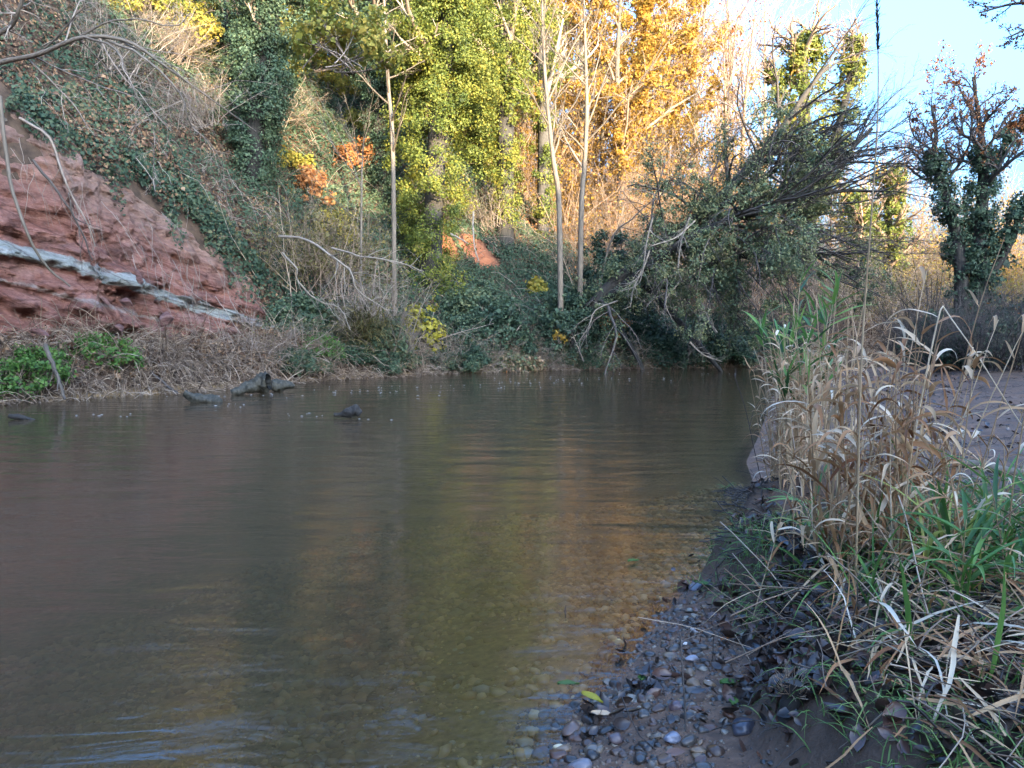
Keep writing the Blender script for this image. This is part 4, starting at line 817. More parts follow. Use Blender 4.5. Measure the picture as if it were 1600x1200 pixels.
rock('dark knobbly rock block breaking the pale cliff band', 217, 430, 17.6, .30, 1); rock('red rock block jutting below the break in the pale band', 196, 470, 17.4, .28, 2); rock('squat purple-red rock at the cliff foot below the jutting block', 185, 512, 17.2, .30, 3); rock('small angular rock under the left part of the cliff', 60, 520, 15.9, .26, 4); rock('flat pinkish rock slab low on the cliff right of the jutting block', 255, 505, 18.0, .34, 5)
# ---- driftwood in the river
def log(name, label, pts, rads, mat='drift', sides=22, seed=0, hollow=False):
    n = 70; q = catmull(pts, n); r = np.interp(np.linspace(0,1,n), np.linspace(0,1,len(rads)), rads); b = q[0].copy(); g = Geo()
    tubes(g, q[None], r[None], sides, A([.5]), True); V = np.concatenate(g.V)
    if hollow: V[-1] -= nrm(q[-1]-q[-3])*.5; g.A[-1] = g.A[-1].copy(); g.A[-1][:] = -.6; V[-1-sides:-1] = q[-1]+(V[-1-sides:-1]-q[-1])*.8  # shade inside the hollow is painted as a dark end-cap tone
    V0 = V; c = np.concatenate([np.repeat(q, sides, 0), np.repeat(q[[0]], sides+1, 0), np.repeat(q[[-1]], sides+1, 0)])[:len(V)]
    V = V+(V-c)*(fbm(V*5+seed, 5, 5)*1.5+np.abs(fbm(V*A([9,9,26]), 4, 15))*1.1-.12)[:, None]; g.V = [V]; g.A = [np.concatenate(g.A)]
    o = g.build(name, M[mat], None, b); return tag(o, label, 'log')
log('driftwood_log', 'dark mossy log stub lifting its cut end from the water below the cliff', PT([(289,614,15.3),(303,622,15.3),(322,625,15.3),(338,626,15.3),(345,632,15.3)]), [.06,.10,.10,.10,.05])
log('driftwood_log', 'long grey hollow log lying aground where the cliff bank dips to water', PT([(362,615,16.9),(376,610,17.0),(390,604,17.2),(408,598,17.4),(420,597,17.4)]), [.07,.09,.13,.21,.20], hollow=True)
log('driftwood_log', 'smooth grey log end lying behind the hollow log', PT([(424,601,17.8),(440,601,17.9),(460,604,18)]), [.13,.12,.05])
log('driftwood_stump', 'small black stump breaking the surface in mid-river', PT([(522,648,12.6),(535,648,12.6),(546,644,12.6),(555,641,12.6),(563,647,12.6)]), [.03,.045,.08,.10,.06], 'barkdark')
log('driftwood_stump', 'low dark snag barely above water at the river\'s left edge', PT([(14,650,12.4),(24,652,12.4),(38,654,12.4),(55,657,12.4)]), [.03,.05,.05,.02], 'barkdark')
g = Geo(); FL = []
for cx, cy, sx, sy, n in ((355,633,30,2,26),(600,613,60,2.5,60),(690,604,90,2,60),(900,592,110,1.5,60),(490,648,24,2,22),(110,649,50,2,24),(560,655,30,1.5,10),(420,618,60,2,26),(1080,583,80,1,26),(820,598,60,1,30)):
    for _ in range(n//3): FL.append(G(rng.normal(cx,sx), max(rng.normal(cy,sy), 578), .006))
for p in FL:
    k = 7; th = np.arange(k)*2*pi/k+U(0,1); s = U(.004,.013); V = p+np.stack([np.cos(th)*s*U(.7,1.5,k)*1.4, np.sin(th)*s*U(.6,1.4,k), np.zeros(k)], -1)
    V[:, 0] = p[0]+(V[:, 0]-p[0])*1.6; g.add(np.concatenate([[p+A([0,0,.005])], V]), None, [[0, i+1, (i+1) % k+1] for i in range(k)], .9)
mf, nt, out = newmat('foam'); d_ = N(nt, "BsdfPrincipled"); d_.inputs['Base Color'].default_value = (.62,.60,.56,1); d_.inputs['Roughness'].default_value = .5; nt.links.new(d_.outputs[0], out.inputs[0])
tag(g.build('foam', mf), 'white foam flecks drifting in a line across the far water', 'foam', kind='stuff')
# ------------------------------------------------------------------ NEAR BANK
V1, F1 = ico(1); V2, F2 = ico(2); V3, F3 = ico(3)
def stone_shape(V, seed):
    r = np.random.default_rng(seed); s = A([1, r.uniform(.6,.95), r.uniform(.38,.65)])
    d = 1+fbm(V*1.1+seed*3.7, 3, 91)*.75; q = V*d[:, None]*s
    for k in range(5):                                   # a few flattened sides
        n = nrm(r.normal(0, 1, 3)); h = q@n; lim = np.quantile(h, .86); q = q-np.maximum(h-lim, 0)[:, None]*n*.8
    return q
def rotz(V, a):
    c, s = np.cos(a), np.sin(a); return np.stack([V[..., 0]*c-V[..., 1]*s, V[..., 0]*s+V[..., 1]*c, V[..., 2]], -1)
sh1 = [stone_shape(V2, k) for k in range(10)]; sh0 = [stone_shape(V1, 50+k) for k in range(10)]
def inview(p): 
    d = np.maximum(p[:, 1], .1); return (np.abs(p[:, 0]/d) < .72) & (p[:, 1] > 1.9)
def scatter_stones(n, dr0, dr1, y0, y1, s0, s1, x0=-6, x1=3):
    x = U(x0, x1, n); y = U(y0, y1, n); dr = sdist(RB, x, y, False); k = (dr > dr0) & (dr < dr1); x, y, dr = x[k], y[k], dr[k]
    r = s0*(s1/s0)**(rng.random(len(x))**2.0); p = np.stack([x, y, H(x, y)], -1); k = inview(p); return p[k], r[k], dr[k]
def merge_stones(name, p, r, shapes, F, mat, tones):
    g = Geo()
    for k in range(len(shapes)):
        i = np.arange(k, len(p), len(shapes)); m = len(i)
        if not m: continue
        V = rotz(np.broadcast_to(shapes[k], (m,)+shapes[k].shape), U(0, 2*pi, (m, 1)))*r[i][:, None, None]
        V[..., 2] += (rng.normal(0, .22, (m, 1))*V[..., 0]); V = V+p[i][:, None]+A([0,0,-.02])*r[i][:, None, None]
        nv = shapes[k].shape[0]; g.add(V, None, (F[None]+np.arange(m)[:, None, None]*nv), np.repeat(tones[i], nv))
    return g.build(name, mat)
# beach stones: the largest are objects of their own, the rest is gravel
p, r, dr = scatter_stones(70000, -.22, 1.2, 1.9, 6.2, .007, .034)
mx = .93+.05*(p[:, 1]-2.6)+.16*np.sin(p[:, 1]*2.1)
dens = np.clip(1.15-.9*sst(-.35, .0, p[:, 0]-mx)-.25*sst(3.6,5,p[:, 1])+fbm(p*2.2, 3, 81)*.9, .03, 1)*(p[:, 0] < mx+.06)
k = rng.random(len(p)) < dens*.80; p, r = p[k], r[k]
big = np.argsort(-r/p[:, 1])[:270]; rest = np.setdiff1d(np.arange(len(p)), big)
tag(merge_stones('gravel', p[rest], r[rest], sh1, F2, M['pebble'], U(0, 1, len(rest))), 'small wet gravel covering the beach beside the water', 'gravel', kind='stuff')
p_, r_, d_ = scatter_stones(90000, -.15, 1.15, 1.9, 5.8, .0028, .0075); mx = .93+.05*(p_[:, 1]-2.6)+.16*np.sin(p_[:, 1]*2.1); k = (p_[:, 0] < mx+.1) & (rng.random(len(p_)) < np.clip(.55+fbm(p_*2.5, 3, 82)*1.2, 0, 1)); p_, r_ = p_[k], r_[k]
tag(merge_stones('grit', p_, r_, sh0, F1, M['pebble'], U(0, 1, len(p_))), 'coarse wet grit between the pebbles of the beach', 'grit', kind='stuff')
pm = []
for k in range(12):
    g = Geo(); g.add(stone_shape(V3, 200+k), None, F3, (k*.37) % 1.); me = g.mesh('pebble'); me.materials.append(M['pebble']); pm.append(me)
def stone(loc, s, rz, me, label, group=None, name='pebble', cat='pebble', mat=None):
    o = link(bpy.data.objects.new(name, me)); o.location = loc; o.scale = (s, s, s); o.rotation_euler = (rng.normal(0,.15), rng.normal(0,.15), rz); return tag(o, label, cat, group)
for j, i in enumerate(big):
    stone(p[i]+A([0,0,.08*r[i]]), r[i]*1.12, U(0, 6.28), pm[j % 12], 'rounded wet pebble among many on the gravel beach', 'pebbles on the gravel beach')
def tstone(label, px, py, s, seed, tone, rz=0, z=.03, flat=1.):
    g = Geo(); V = stone_shape(V3, seed)*A([1,1,flat]); g.add(V, None, F3, tone); q = G(px, py, z); q[2] = float(H(A([q[0]]), A([q[1]]))[0])+s*.22
    m, nt, out = newmat('stone'); b_ = N(nt, "BsdfPrincipled"); c = tone if isinstance(tone, tuple) else (.1,.1,.1)
    return q, V
def solo(label, px, py, s, seed, col, rz=0., z=.05):
    g = Geo(); g.add(stone_shape(V3, seed), None, F3, .5); me = g.mesh('pebble'); m, nt, out = newmat('single_stone'); b_ = N(nt, "BsdfPrincipled")
    n = noise(nt, 38, 5, coords(nt)); nt.links.new(mixc(nt, n, tuple(A(col)*.6), tuple(A(col)*1.35)), b_.inputs['Base Color']); b_.inputs['Roughness'].default_value = .3; nt.links.new(bump(nt, n, .3, .004), b_.inputs['Normal']); nt.links.new(b_.outputs[0], out.inputs[0]); me.materials.append(m)
    q = G(px, py, z); q[2] = max(float(H(A([q[0]]), A([q[1]]))[0]), -.03)+s*.25; stone(q, s, rz, me, label)
solo('big dark grey pebble at the bottom of the beach, the largest there', 1160, 1172, .052, 401, (.05,.052,.065), .4)
solo('brown wet stone standing in the shallows at the beach tip', 892, 1126, .05, 402, (.13,.085,.065), 1.)
solo('round cream pebble half under water below the brown wet stone', 874, 1148, .022, 403, (.50,.42,.27))
solo('small white pebble near the middle of the beach', 1069, 1007, .016, 404, (.62,.60,.58))
solo('pale grey egg-shaped pebble on the upper beach', 1086, 990, .026, 405, (.33,.31,.30))
solo('flat light grey pebble lying right of the dark leaf heap', 1079, 1036, .034, 406, (.24,.24,.27), .2)
solo('blue-grey slab pebble at the lower middle of the beach', 1050, 1173, .040, 407, (.20,.21,.25), .9)
solo('dark purple-brown pebble beside the thin dark stalk', 1055, 1120, .036, 408, (.09,.06,.065), .5)
solo('smooth grey pebble at the very bottom edge of the beach', 905, 1190, .045, 409, (.16,.15,.16), .1)
solo('brown rounded pebble in the shallows of the beach bottom', 962, 1156, .036, 410, (.10,.075,.075), .8)
solo('white quartz pebble close to the green leaf', 1107, 1082, .017, 411, (.6,.58,.56))
solo('grey-blue flat stone at the top of the beach by the water', 1087, 910, .05, 412, (.11,.11,.13), .3)
# bed stones seen through the water
p, r, dr = scatter_stones(120000, -3.8, -.10, 1.9, 7.5, .006, .055)
k = rng.random(len(p)) < np.clip(.5+fbm(p*1.3, 3, 83)*1.6, .04, 1); p, r = p[k], r[k]
tag(merge_stones('river_gravel', p, r, sh0, F1, M['bedstone'], U(0, 1, len(p))), 'golden-brown gravel on the river bed under the shallow water', 'gravel', kind='stuff')

# leaves on the beach
def leaf_obj(label, px, py, s, mat, tone, z=.06, name='fallen_leaf', lobes=0, rz=0., curl=.25, cat='leaf', up=.02, group=None):
    q = G(px, py, z); h = float(H(A([q[0]]), A([q[1]]))[0]); q[2] = max(h, 0)+up; g = Geo(); nu, nv = 15, 9
    u = np.linspace(0, 1, nu)[:, None]; v = np.linspace(-1, 1, nv)[None]
    wdt = np.sin(pi*np.clip(u, .02, .98)**.8)*(1+(.28*np.abs(np.sin(u*pi*4)) if lobes else 0))*.42
    x = (u-.5)*s*2+0*v; y = v*wdt*s; zz = curl*s*(v**2*.6+np.sin(u*3+1)*.4)+rng.normal(0, .02*s, x.shape)-.06*s*np.abs(np.sin(v*9+u*6))
    gi = np.arange(x.size).reshape(x.shape); V = rotz(np.stack([x, y, zz], -1).reshape(-1, 3), rz); g.add(V+q, np.stack([gi[:-1, :-1], gi[1:, :-1], gi[1:, 1:], gi[:-1, 1:]], -1), None, tone)
    return tag(g.build(name, M[mat], None, q), label, cat, group)
leaf_obj('ragged green leaf lying on the gravel near the beach middle', 1140, 1085, .045, 'green', .55, lobes=1, rz=.3)
leaf_obj('smaller green leaf below the ragged one on the gravel', 1146, 1128, .035, 'green', .5, lobes=1, rz=1.2)
leaf_obj('green leaf stranded at the water edge high on the beach', 1100, 914, .055, 'green', .5, rz=-.5, up=.035)
leaf_obj('green leaf floating on the shallow ripples', 990, 879, .05, 'green', .7, z=0, rz=.6, up=.012)
leaf_obj('green leaf tucked against the dark leaf heap', 1003, 1056, .035, 'green', .4, lobes=1, rz=1.4, curl=.5)
leaf_obj('pink-red leaf on the gravel of the upper beach', 1133, 1013, .035, 'rust', .3, lobes=1, rz=.8)
leaf_obj('dark green leaf lying over the brown wet stone', 888, 1103, .045, 'grass', .2, z=0, rz=.2, up=.09)
leaf_obj('yellow strip of leaf beside the brown wet stone', 925, 1120, .05, 'yellow', .7, z=0, rz=-.7, up=.06)
leaf_obj('pale leaf of dry reed lying on the gravel tip', 942, 1139, .045, 'reedleaf', .6, z=0, rz=-.1, up=.035, curl=.1)
m_, nt, out = newmat('wet_leaf'); b_ = N(nt, "BsdfPrincipled"); b_.inputs['Roughness'].default_value = .3
nt.links.new(ramp(nt, N(nt, "Attribute", attribute_name='tone').outputs['Fac'], [(0,(.015,.013,.012)),(.5,(.045,.032,.026)),(.85,(.10,.05,.035)),(1,(.20,.10,.05))]).outputs[0], b_.inputs['Base Color']); nt.links.new(b_.outputs[0], out.inputs[0]); M['wetleaf'] = m_
def cupleaves(g, p, s, tone, nb, tilt=.6):
    n = len(p); nn = nrm(nb+rng.normal(0, tilt, (n, 3))); u = rng.normal(0,1,(n,3)); u = nrm(u-(u*nn).sum(1,keepdims=True)*nn); w_ = np.cross(nn, u); s = np.asarray(s)[:, None]
    uu = A([-1,-.5,0,.5,1.]); ww = A([.06,.62,.75,.55,.04]); rows = []
    for a, b2 in zip(uu, ww):
        for v in (-1, 0, 1): rows.append(p+u*s*a+w_*s*b2*v*.75+nn*s*(.35*v*v*b2+.25*a*a))
    V = np.stack(rows, 1); gi = np.arange(n*15).reshape(n, 5, 3); g.add(V, np.stack([gi[:, :-1, :-1], gi[:, 1:, :-1], gi[:, 1:, 1:], gi[:, :-1, 1:]], -1), None, np.repeat(tone, 15))
g = Geo()
def gp(n, cx, cy, sx, sy, z=.05):
    q = A([G(rng.normal(cx,sx), np.clip(rng.normal(cy,sy),760,1230), z) for _ in range(n)]); q[:, 2] = np.maximum(H(q[:, 0], q[:, 1]), 0)+.012; return q
for n, cx, cy, sx, sy, s in ((40,1100,1000,60,70,.022),(26,1022,1060,18,18,.035),(22,1165,1105,25,18,.035),(60,1180,860,25,25,.03),(20,945,1105,25,20,.035),(40,1130,940,50,35,.022),(20,1150,1150,60,40,.025)):
    q = gp(n, cx, cy, sx, sy); q[:, 2] += U(0,.02,n); cupleaves(g, q, U(.6,1.4,n)*s, U(0,.9,n), A([0,0,1.]))
tag(g.build('wet_leaf_litter', M['wetleaf']), 'dark sodden leaves scattered over the gravel beach', 'leaf litter', kind='stuff')
# dark wrack along the near water edge and on the sand
g = Geo(); q = np.concatenate([gp(260,1180,850,22,55), gp(160,1165,760,16,60), gp(60,1190,690,14,30)]); m = len(q)
t_ = grow(q, nrm(rng.normal(0,1,(m,3))*A([1,1,.25])), U(.05,.25,m), 5, .25, (0,0,-.3)); t_[..., 2] = np.maximum(t_[..., 2], .005); tubes(g, t_, U(.0015,.005,(m,1))*np.ones((1,5)), 4, U(0,.6,m))
x = U(2.5, 12, 6000); y = U(5, 19, 6000); k = (fbm(xy3(x,y)*A([.8,2.2,1]),4,15) > .04) & (sdist(RB,x,y,False) > .3) & (x < .68*y); q = np.stack([x[k],y[k],H(x[k],y[k])+.01],-1); m = len(q)
t_ = grow(q, nrm(rng.normal(0,1,(m,3))*A([1.2,1,.3])), U(.03,.18,m), 5, .25, (0,0,-.15)); t_[..., 2] = np.maximum(t_[..., 2], H(t_[..., 0], t_[..., 1])+.004); tubes(g, t_, U(.0015,.004,(m,1))*np.ones((1,5)), 4, U(0,.6,m))
tag(g.build('flood_wrack', M['twigdark']), 'dark twigs and plant scraps stranded along the near water edge', 'wrack', kind='stuff')
g = Geo(); m = 3200; x = U(2.4, 12, m); y = U(5, 18, m); k = (sdist(RB,x,y,False) > .4) & (x < .68*y) & (fbm(xy3(x,y)*1.1,3,25) > 0); q = np.stack([x[k],y[k],H(x[k],y[k])+.012],-1); cupleaves(g, q, U(.015,.05,len(q)), U(0,1,len(q)), A([0,0,1.]))
tag(g.build('sand_leaf_litter', M['wetleaf']), 'dark leaves dotted over the wet sand bank', 'leaf litter', kind='stuff')

# ---- reeds: each stalk is a thing with stem and leaves; a few built, the rest copied
def reed(h, nl, seed, dead=True, lean=(0,0), leafL=(.16,.36), leafW=(.010,.019), t0=.15, droop=1.3, head=False):
    """stem and leaves in local space"""
    s = Geo(); l = Geo(); K = 12; t = np.linspace(0, 1, K); c = rng.normal(0, .05, 2)*h
    q = np.stack([t*lean[0]*h+c[0]*t**2+rng.normal(0,.004,K).cumsum()*h*.6, t*lean[1]*h+c[1]*t**2, -.06+t*(h+.06)], -1); r = np.linspace(.0042, .0016, K)*(1 if dead else .9)
    tubes(s, q[None], r[None], 6, A([U(.2,.9)]))
    tt = t0+(.98-t0)*np.sort(rng.random(nl)); pos, tan = along(q, tt); az = U(0, 2*pi, nl); out_ = np.stack([np.cos(az), np.sin(az), 0*az], -1)
    D = nrm(out_*U(.25,.9,(nl,1))+tan*U(.3,1.1,(nl,1))); L = U(*leafL, nl)*(1.1-.5*tt); W = U(*leafW, nl)
    dd = droop*U(.3, 2.0, nl); blades(l, pos, D, L, W, 9, dd, np.clip(rng.normal(.5 if dead else .45, .28, nl), 0, 1), .09 if dead else .03, .22, .7 if dead else .15)
    if head:
        n = 120; t2 = U(.86, 1.0, n); pos, tan = along(q, t2); blades(l, pos, nrm(tan+rng.normal(0,.25,(n,3))), U(.02,.06,n), .004, 4, .3, U(0,.35,n))
    return s, l
def reed_thing(name, label, group, geo, loc, smat='reedstem', lmat='reedleaf', cat='reed'):
    root = thing(name, loc, label, cat, group)
    for g, n, m in zip(geo, ('stem','leaves'), (smat, lmat)):
        if g.n: g.build(n, M[m], root)
    return root
def place(root, x, y, rz, s, tilt=0): root.location = (x, y, float(H(A([x]), A([y]))[0])); root.rotation_euler = (rng.normal(0,tilt), rng.normal(0,tilt), rz); root.scale = (s, s, s*U(.9,1.1))
def stand(proto, n, spots, first=True, s=(.8,1.15), tilt=.07):
    for i in range(n):
        o = proto[i] if first and i < len(proto) else copy_tree(proto[i % len(proto)]); x, y = spots(); place(o, x, y, U(0, 6.28), U(*s), tilt)
gl = ('dry reed stalk in the crowded straw-coloured clump at the water edge', 'reeds in the clump at the water edge')
pr = [reed_thing('reed_stalk', gl[0], gl[1], reed(U(.68,1.12), int(U(6,11)), k, True, rng.normal(0,.06,2), (.10,.26), (.009,.016)), (0,0,0)) for k in range(16)]
def spotA():
    while 1:
        x, y = rng.normal(2.0,.16), rng.normal(5.75,.42)
        if float(sdist(RB, A([x]), A([y]), False)[0]) > .12: return x, y
stand(pr, 155, spotA, tilt=.07)
gl = ('green-leaved young reed among the straw-coloured stalks at the water edge', 'green reeds in the clump at the water edge')
pg = [reed_thing('green_reed', gl[0], gl[1], reed(U(.95,1.2), 8, k, False, rng.normal(0,.06,2), (.22,.42), (.014,.022), .6, .5), (0,0,0), 'reedstem', 'reedgreen') for k in range(4)]
stand(pg, 20, spotA, tilt=.06, s=(.95,1.2))
gl = ('tall brown reed stalk rising from the tussock on the near mound', 'reeds of the tussock on the near mound')
pb = [reed_thing('reed_stalk', gl[0], gl[1], reed(U(.85,1.25), int(U(7,12)), k, True, (U(-.05,.26),rng.normal(0,.08)), (.16,.36), (.012,.024), .12, 1.5), (0,0,0), 'reedstem', 'reedrust') for k in range(12)]
def spotB(): return rng.normal(1.66,.14), rng.normal(3.5,.2)
def place_fixed(proto, n, spots, s, tilt, spread=.5):
    for i in range(n):
        o = proto[i] if i < len(proto) else copy_tree(proto[i % len(proto)]); x, y = spots(); place(o, x, y, rng.normal(0,spread), U(*s), tilt)
place_fixed(pb, 54, spotB, (.75,1.1), .09)
gl = ('short leafy dead reed on the mound toward the frame edge', 'short dead reeds on the right of the mound')
pc = [reed_thing('reed_stalk', gl[0], gl[1], reed(U(.45,.8), int(U(7,12)), k, True, (U(-.1,.3),rng.normal(-.1,.08)), (.14,.34), (.006,.014), .1, 1.4), (0,0,0)) for k in range(8)]
def spotC(): return rng.normal(2.15,.30), rng.normal(3.3,.35)
place_fixed(pc, 34, spotC, (.8,1.15), .12, 1.)
gl = ('green-bladed reed shoot at the right edge of the mound', 'green reed shoots on the right of the mound')
pd = [reed_thing('green_reed', gl[0], gl[1], reed(U(.3,.5), 8, k, False, (U(-.1,.1),-.1), (.28,.5), (.013,.020), .15, 1.0), (0,0,0), 'reedstem', 'reedgreen') for k in range(5)]
def spotD(): return rng.normal(2.0,.28), rng.normal(3.05,.35)
place_fixed(pd, 24, spotD, (.8,1.15), .12, 2.)
# single stalks that stand out
def solo_reed(label, pts, r0, leaves, mat='reedstem', head=0, lm='reedleaf', tone=.6, name='reed_stalk'):
    q = catmull(pts, 18); b = q[0].copy(); root = thing(name, b, label, 'reed'); g = Geo(); tubes(g, q[None], np.linspace(r0, r0*.45, 18)[None], 6, A([tone])); g.build('stem', M[mat], root, b)
    g = Geo()
    for t, dx, dz, L, W, dr, tn in leaves:
        pos, tan = along(q, A([t])); blades(g, pos, A([[dx, rng.normal(0,.3), dz]]), [L], [W], 11, [dr], [tn], .08, .2, .5)
    if g.n: g.build('leaves', M[lm], root, b)
    if head:
        g = Geo(); n = 240; pos, tan = along(q, U(.83, 1.0, n)); blades(g, pos, nrm(tan+rng.normal(0,.22,(n,3))), U(.012,.035,n), .004, 4, .2, U(0,.4,n)); g.build('seed_head', M['wetleaf'], root, b)
d0 = 2.75
bb = G(1338, 1010, .3); bb = A([P(1338,900,3.1)[0], 3.1, 0]); bb[2] = float(H(A([bb[0]]), A([bb[1]]))[0])-.05
solo_reed('single very tall reed whose dark seed head crosses the sky', np.concatenate([[bb], PT([(1342,700,3.0),(1347,540,2.95),(1362,330,2.9),(1371,190,2.85),(1372,80,2.85),(1368,-60,2.85)])]), .0042, [(.35,.8,.5,.25,.013,1.2,.8)], head=1, tone=.55)
b2 = A([P(1395,900,3.3)[0], 3.3, 0]); b2[2] = float(H(A([b2[0]]), A([b2[1]]))[0])-.05
solo_reed('snapped reed whose pale top hangs down to the right', np.concatenate([[b2], PT([(1412,780,3.3),(1440,620,3.25),(1462,515,3.2),(1472,480,3.2),(1482,492,3.2),(1530,560,3.15),(1580,640,3.1),(1625,705,3.1)])]), .0042, [(.42,-.6,.6,.28,.017,1.8,.9),(.40,.5,.3,.22,.02,2.2,.2),(.3,-.7,.4,.3,.02,1.5,.15)], tone=.95)
for lb, pts in (('brown reed slanting right from the tussock past the snapped stalk',[(1440,860,3.5),(1490,640,3.5),(1530,480,3.5),(1570,370,3.5)]),('brown reed leaning steeply right at the edge of the mound',[(1475,900,3.4),(1530,740,3.4),(1585,560,3.4),(1640,380,3.4)]),('upright thin brown reed left of the snapped stalk',[(1418,860,3.4),(1425,700,3.4),(1430,560,3.4),(1434,440,3.4)]),('brown reed with a broad drooping leaf at the tussock middle',[(1398,900,3.4),(1400,760,3.4),(1420,640,3.35),(1445,535,3.3)])):
    q = PT(pts); q0 = q[0].copy(); q0[2] = float(H(q0[:1], q0[1:2])[0])-.05; q0[0] -= .04
    solo_reed(lb, np.concatenate([[q0], q]), .0040, [(.35,.7,.3,.28,.022,1.4,.12),(.5,-.6,.5,.25,.018,1.6,.5),(.62,.6,.6,.2,.014,1.2,.75),(.75,-.5,.8,.16,.012,1.,.6)], tone=.15)
for lb, pts in (('thin dark stalk standing up from the gravel beach',[(1072,1215,2.55),(1071,1120,2.6),(1066,1040,2.65),(1063,990,2.68)]),('short black stick poking out of the shallows',[(884,965,3.95),(883,955,3.95),(884,946,3.95)]),('bare thin stalk leaning over the water before the reed clump',[(1192,760,6.2),(1178,700,6.2),(1165,640,6.2),(1147,585,6.2)])):
    q = PT(pts); stick('dead_stalk', lb, q, .0045, .0025, 'twigdark', 'stalk', sub=2, sides=5)
# loose green blades through the tussock
g = Geo(); m = 200; x = rng.normal(1.75,.40,m); y = rng.normal(3.1,.5,m); k = (x > 1.28) & (y > 2.1); x, y = x[k], y[k]; m = len(x); q = np.stack([x,y,H(x,y)],-1)
blades(g, q, nrm(np.stack([rng.normal(.1,.5,m), rng.normal(-.1,.5,m), U(.5,1.4,m)],-1)), U(.25,.55,m), U(.010,.018,m), 9, U(.4,1.8,m), np.clip(rng.normal(.5,.22,m),0,1), .04, .2, .2)
tag(g.build('green_blades', M['reedgreen']), 'fresh green blades springing through the dead straw of the near mound', 'green blades', kind='stuff')
# green seedlings and grass
def seedling(label, px, py, z, L, n, W, mat='reedgreen', tone=.6):
    q = G(px, py, z); q[2] = float(H(A([q[0]]), A([q[1]]))[0])+z*0; root = thing('young_reed', q, label, 'seedling'); g = Geo(); hh = L*.8
    tubes(g, np.stack([q, q+A([.01,0,hh*.6]), q+A([.02,0,hh])])[None], np.full((1,3),.004), 5, A([.5])); g.build('stem', M[mat], root, q); g = Geo()
    az = np.linspace(0, 2*pi, n, endpoint=False)+U(0,1); D = np.stack([np.cos(az), np.sin(az)*.6-.2, U(.25,1.3,n)], -1); blades(g, np.tile(q+A([.02,0,hh*.8]), (n,1)), D, U(.8,1.2,n)*L, W, 9, .8, np.clip(rng.normal(tone,.15,n),0,1), .03, .2); g.build('leaves', M[mat], root, q)
seedling('broad-bladed bright green shoot at the foot of the water-edge clump', 1262, 850, .3, .27, 6, .022)
seedling('bright green seedling on the gravel where the mound begins', 1252, 950, .1, .20, 5, .02)
seedling('tiny green sprout growing out of the shallows', 1131, 766, 0, .12, 4, .014, tone=.5)
seedling('narrow green shoot rising from the grass of the mound', 1505, 1010, .35, .30, 6, .016)
seedling('green bladed shoot before the pale branch on the mound', 1560, 830, .35, .26, 6, .014)
g = Geo(); n = 18000; x = U(.85, 3.0, n); y = U(1.3, 5.6, n); mm = x-(.93+.05*(y-2.6)+.16*np.sin(y*2.1)); k = (mm > -.05) & (rng.random(n) < np.clip(.12+.5*sst(.05,.25,mm)+fbm(xy3(x,y)*2.6,3,33)*2.4, 0, 1)*sst(5.4,4.4,y)); x, y = x[k], y[k]; q = np.stack([x,y,H(x,y)-.01],-1); n = len(q)
blades(g, q, nrm(rng.normal(0,.55,(n,3))*A([1,1,0])+A([-.1,-.1,.7])), U(.07,.20,n), .0045, 5, 1.6, np.clip(rng.normal(.5,.22,n),0,1), .06)
tag(g.build('grass', M['grass']), 'fine green grass growing over the near mound', 'grass', kind='stuff')
# fallen straw on the mound
g = Geo(); n = 360; x = rng.normal(1.65,.45,n); y = rng.normal(2.85,.6,n); k = (x > 1.2) & (y > 2.0); x, y = x[k], y[k]; n = len(x); q = np.stack([x,y,H(x,y)+U(.0,.20,n)],-1)
blades(g, q, nrm(np.stack([rng.normal(.25,.7,n), rng.normal(-.35,.6,n), rng.normal(.12,.35,n)],-1)), U(.2,.5,n), U(.008,.018,n), 8, U(.3,2.2,n), np.clip(rng.normal(.5,.28,n),0,1), .08, .2, .5)
n = 300; x = rng.normal(1.35,.30,n); y = rng.normal(2.15,.35,n); k = (x > .95) & (y > 1.3); x, y = x[k], y[k]; n = len(x); q = np.stack([x,y,H(x,y)+U(.0,.12,n)],-1)
blades(g, q, nrm(np.stack([rng.normal(.3,.6,n), rng.normal(-.3,.6,n), rng.normal(.10,.3,n)],-1)), U(.15,.4,n), U(.005,.013,n), 8, U(.3,1.6,n), np.clip(rng.normal(.5,.28,n),0,1), .08, .2, .5)
tag(g.build('fallen_straw', M['reedrust']), 'collapsed dead reed blades heaped over the near mound', 'dead blades', kind='stuff')
g = Geo(); n = 420; x = rng.normal(1.55,.5,n); y = rng.normal(2.6,.75,n); k = (x > .97) & (y > 1.3); x, y = x[k], y[k]; n = len(x); q = np.stack([x,y,H(x,y)+U(.0,.12,n)],-1)
t_ = grow(q, nrm(np.stack([rng.normal(.3,.6,n), rng.normal(-.4,.6,n), rng.normal(.1,.25,n)],-1)), U(.2,.6,n), 7, .05, (0,0,-.12)); tubes(g, t_, U(.0012,.003,(n,1))*np.ones((1,7)), 5, U(0,1,n))
x = rng.normal(1.5,.35,700); y = rng.normal(2.9,.6,700); q = np.stack([x,y,H(x,y)-.02],-1); t_ = grow(q, nrm(rng.normal(0,1,(700,3))*A([1,1,.5])+A([0,0,.4])), U(.08,.3,700), 6, .2, (0,0,-.3)); gd = Geo(); tubes(gd, t_, U(.0012,.0035,(700,1))*np.ones((1,6)), 4, U(0,.7,700))
tag(g.build('fallen_stems', M['straw']), 'thin broken straw stems lying over the near mound', 'dead stems', kind='stuff')
tag(gd.build('root_tangle', M['twigdark']), 'dark roots and stubble in the core of the near tussock', 'roots', kind='stuff')
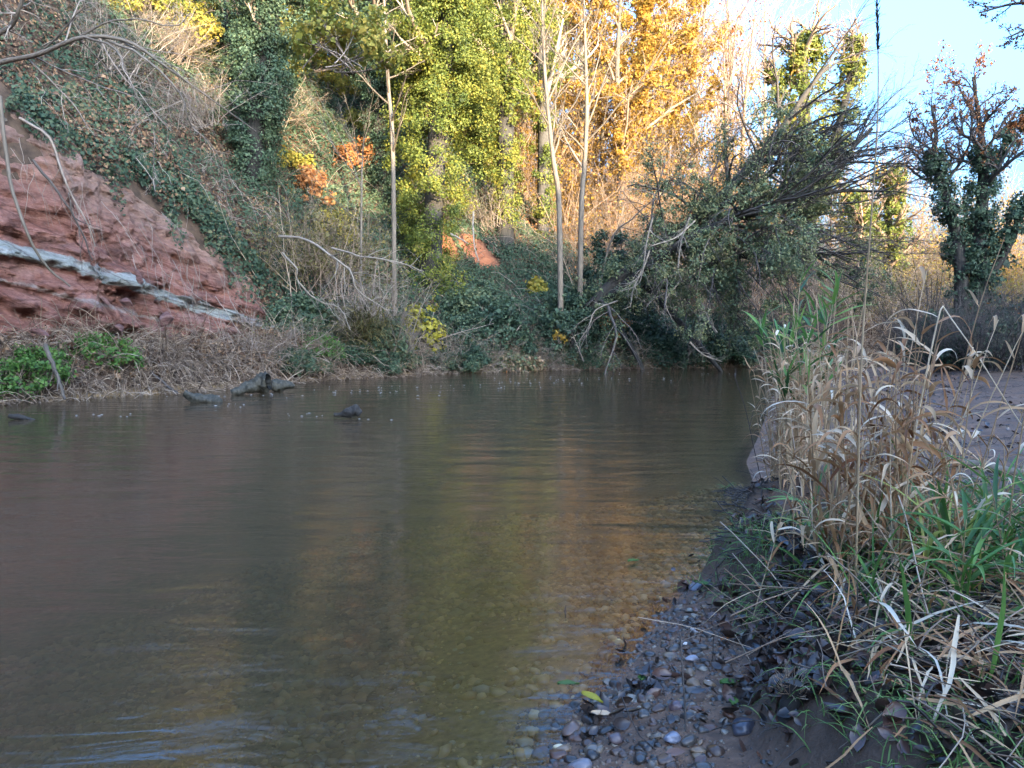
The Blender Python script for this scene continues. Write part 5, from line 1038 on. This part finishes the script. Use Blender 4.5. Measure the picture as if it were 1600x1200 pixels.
g = Geo(); q = gp(500, 1230, 960, 18, 90, .15); q[:, 2] += U(-.02,.05,500); cupleaves(g, q, U(.015,.04,500), U(0,.8,500), A([-.5,-.3,.8]), .9); x = rng.normal(1.5,.45,1800); y = rng.normal(2.6,.75,1800); k = x > .95; q = np.stack([x[k],y[k],H(x[k],y[k])+.02],-1); cupleaves(g, q, U(.015,.05,len(q)), U(0,.9,len(q)), A([0,0,1.]), .9)
tag(g.build('mound_leaf_litter', M['wetleaf']), 'dark rotting leaves packed into the edge of the near mound', 'leaf litter', kind='stuff')
stick('fallen_branch', 'smooth pale branch lying across the sand at the right', PT([(1488,722,4.9),(1530,728,4.8),(1570,738,4.7),(1640,748,4.6)]), .028, .034, 'barkpale', 'branch', sides=10, jit=.003, tone=.8)
stick('fallen_branch', 'pale crooked branch lying in the grass at the right edge of the mound', PT([(1625,900,2.85),(1596,935,2.8),(1575,965,2.75),(1548,992,2.7),(1538,1030,2.65),(1552,1080,2.5)]), .020, .016, 'barkpale', 'branch', sides=10, jit=.002, tone=.75)
stick('fallen_branch', 'pale broken stick end lying on the gravel at the mound foot', PT([(1180,1172,2.62),(1195,1158,2.64),(1208,1144,2.66)]), .009, .008, 'deadwood', 'branch', sides=8, tone=.9)
def stump():
    q0 = G(1235, 1150, .16); q0[2] = float(H(A([q0[0]]), A([q0[1]]))[0]); root = thing('rotten_stump', q0, 'small dark rotten stub with fibrous top at the mound foot', 'stump'); g = Geo()
    t = np.linspace(0, 1, 12); q = np.stack([q0[0]+t*.01, q0[1]+0*t, q0[2]-.03+t*.13], -1); tubes(g, q[None], (np.interp(t,[0,.5,1],[.045,.034,.028]))[None], 14, A([.3]), True)
    V = np.concatenate(g.V); V = V+(V-A([q0[0],q0[1],0]))*A([1,1,0])*(fbm(V*40, 3, 7)*1.3)[:, None]; g.V = [V]; g.A = [np.concatenate(g.A)]; g.build('body', M['barkdark'], root, q0)
    g = Geo(); n = 90; a = U(0, 2*pi, n); p = q0+np.stack([np.cos(a)*.03, np.sin(a)*.03, U(.05,.11,n)], -1); tubes(g, grow(p, nrm(np.stack([np.cos(a),np.sin(a),U(.2,1.5,n)],-1)), U(.02,.06,n), 4, .2, (0,0,0)), np.full((n,4),.0012), 3, U(0,1,n)); g.build('fibres', M['straw'], root, q0)
stump()
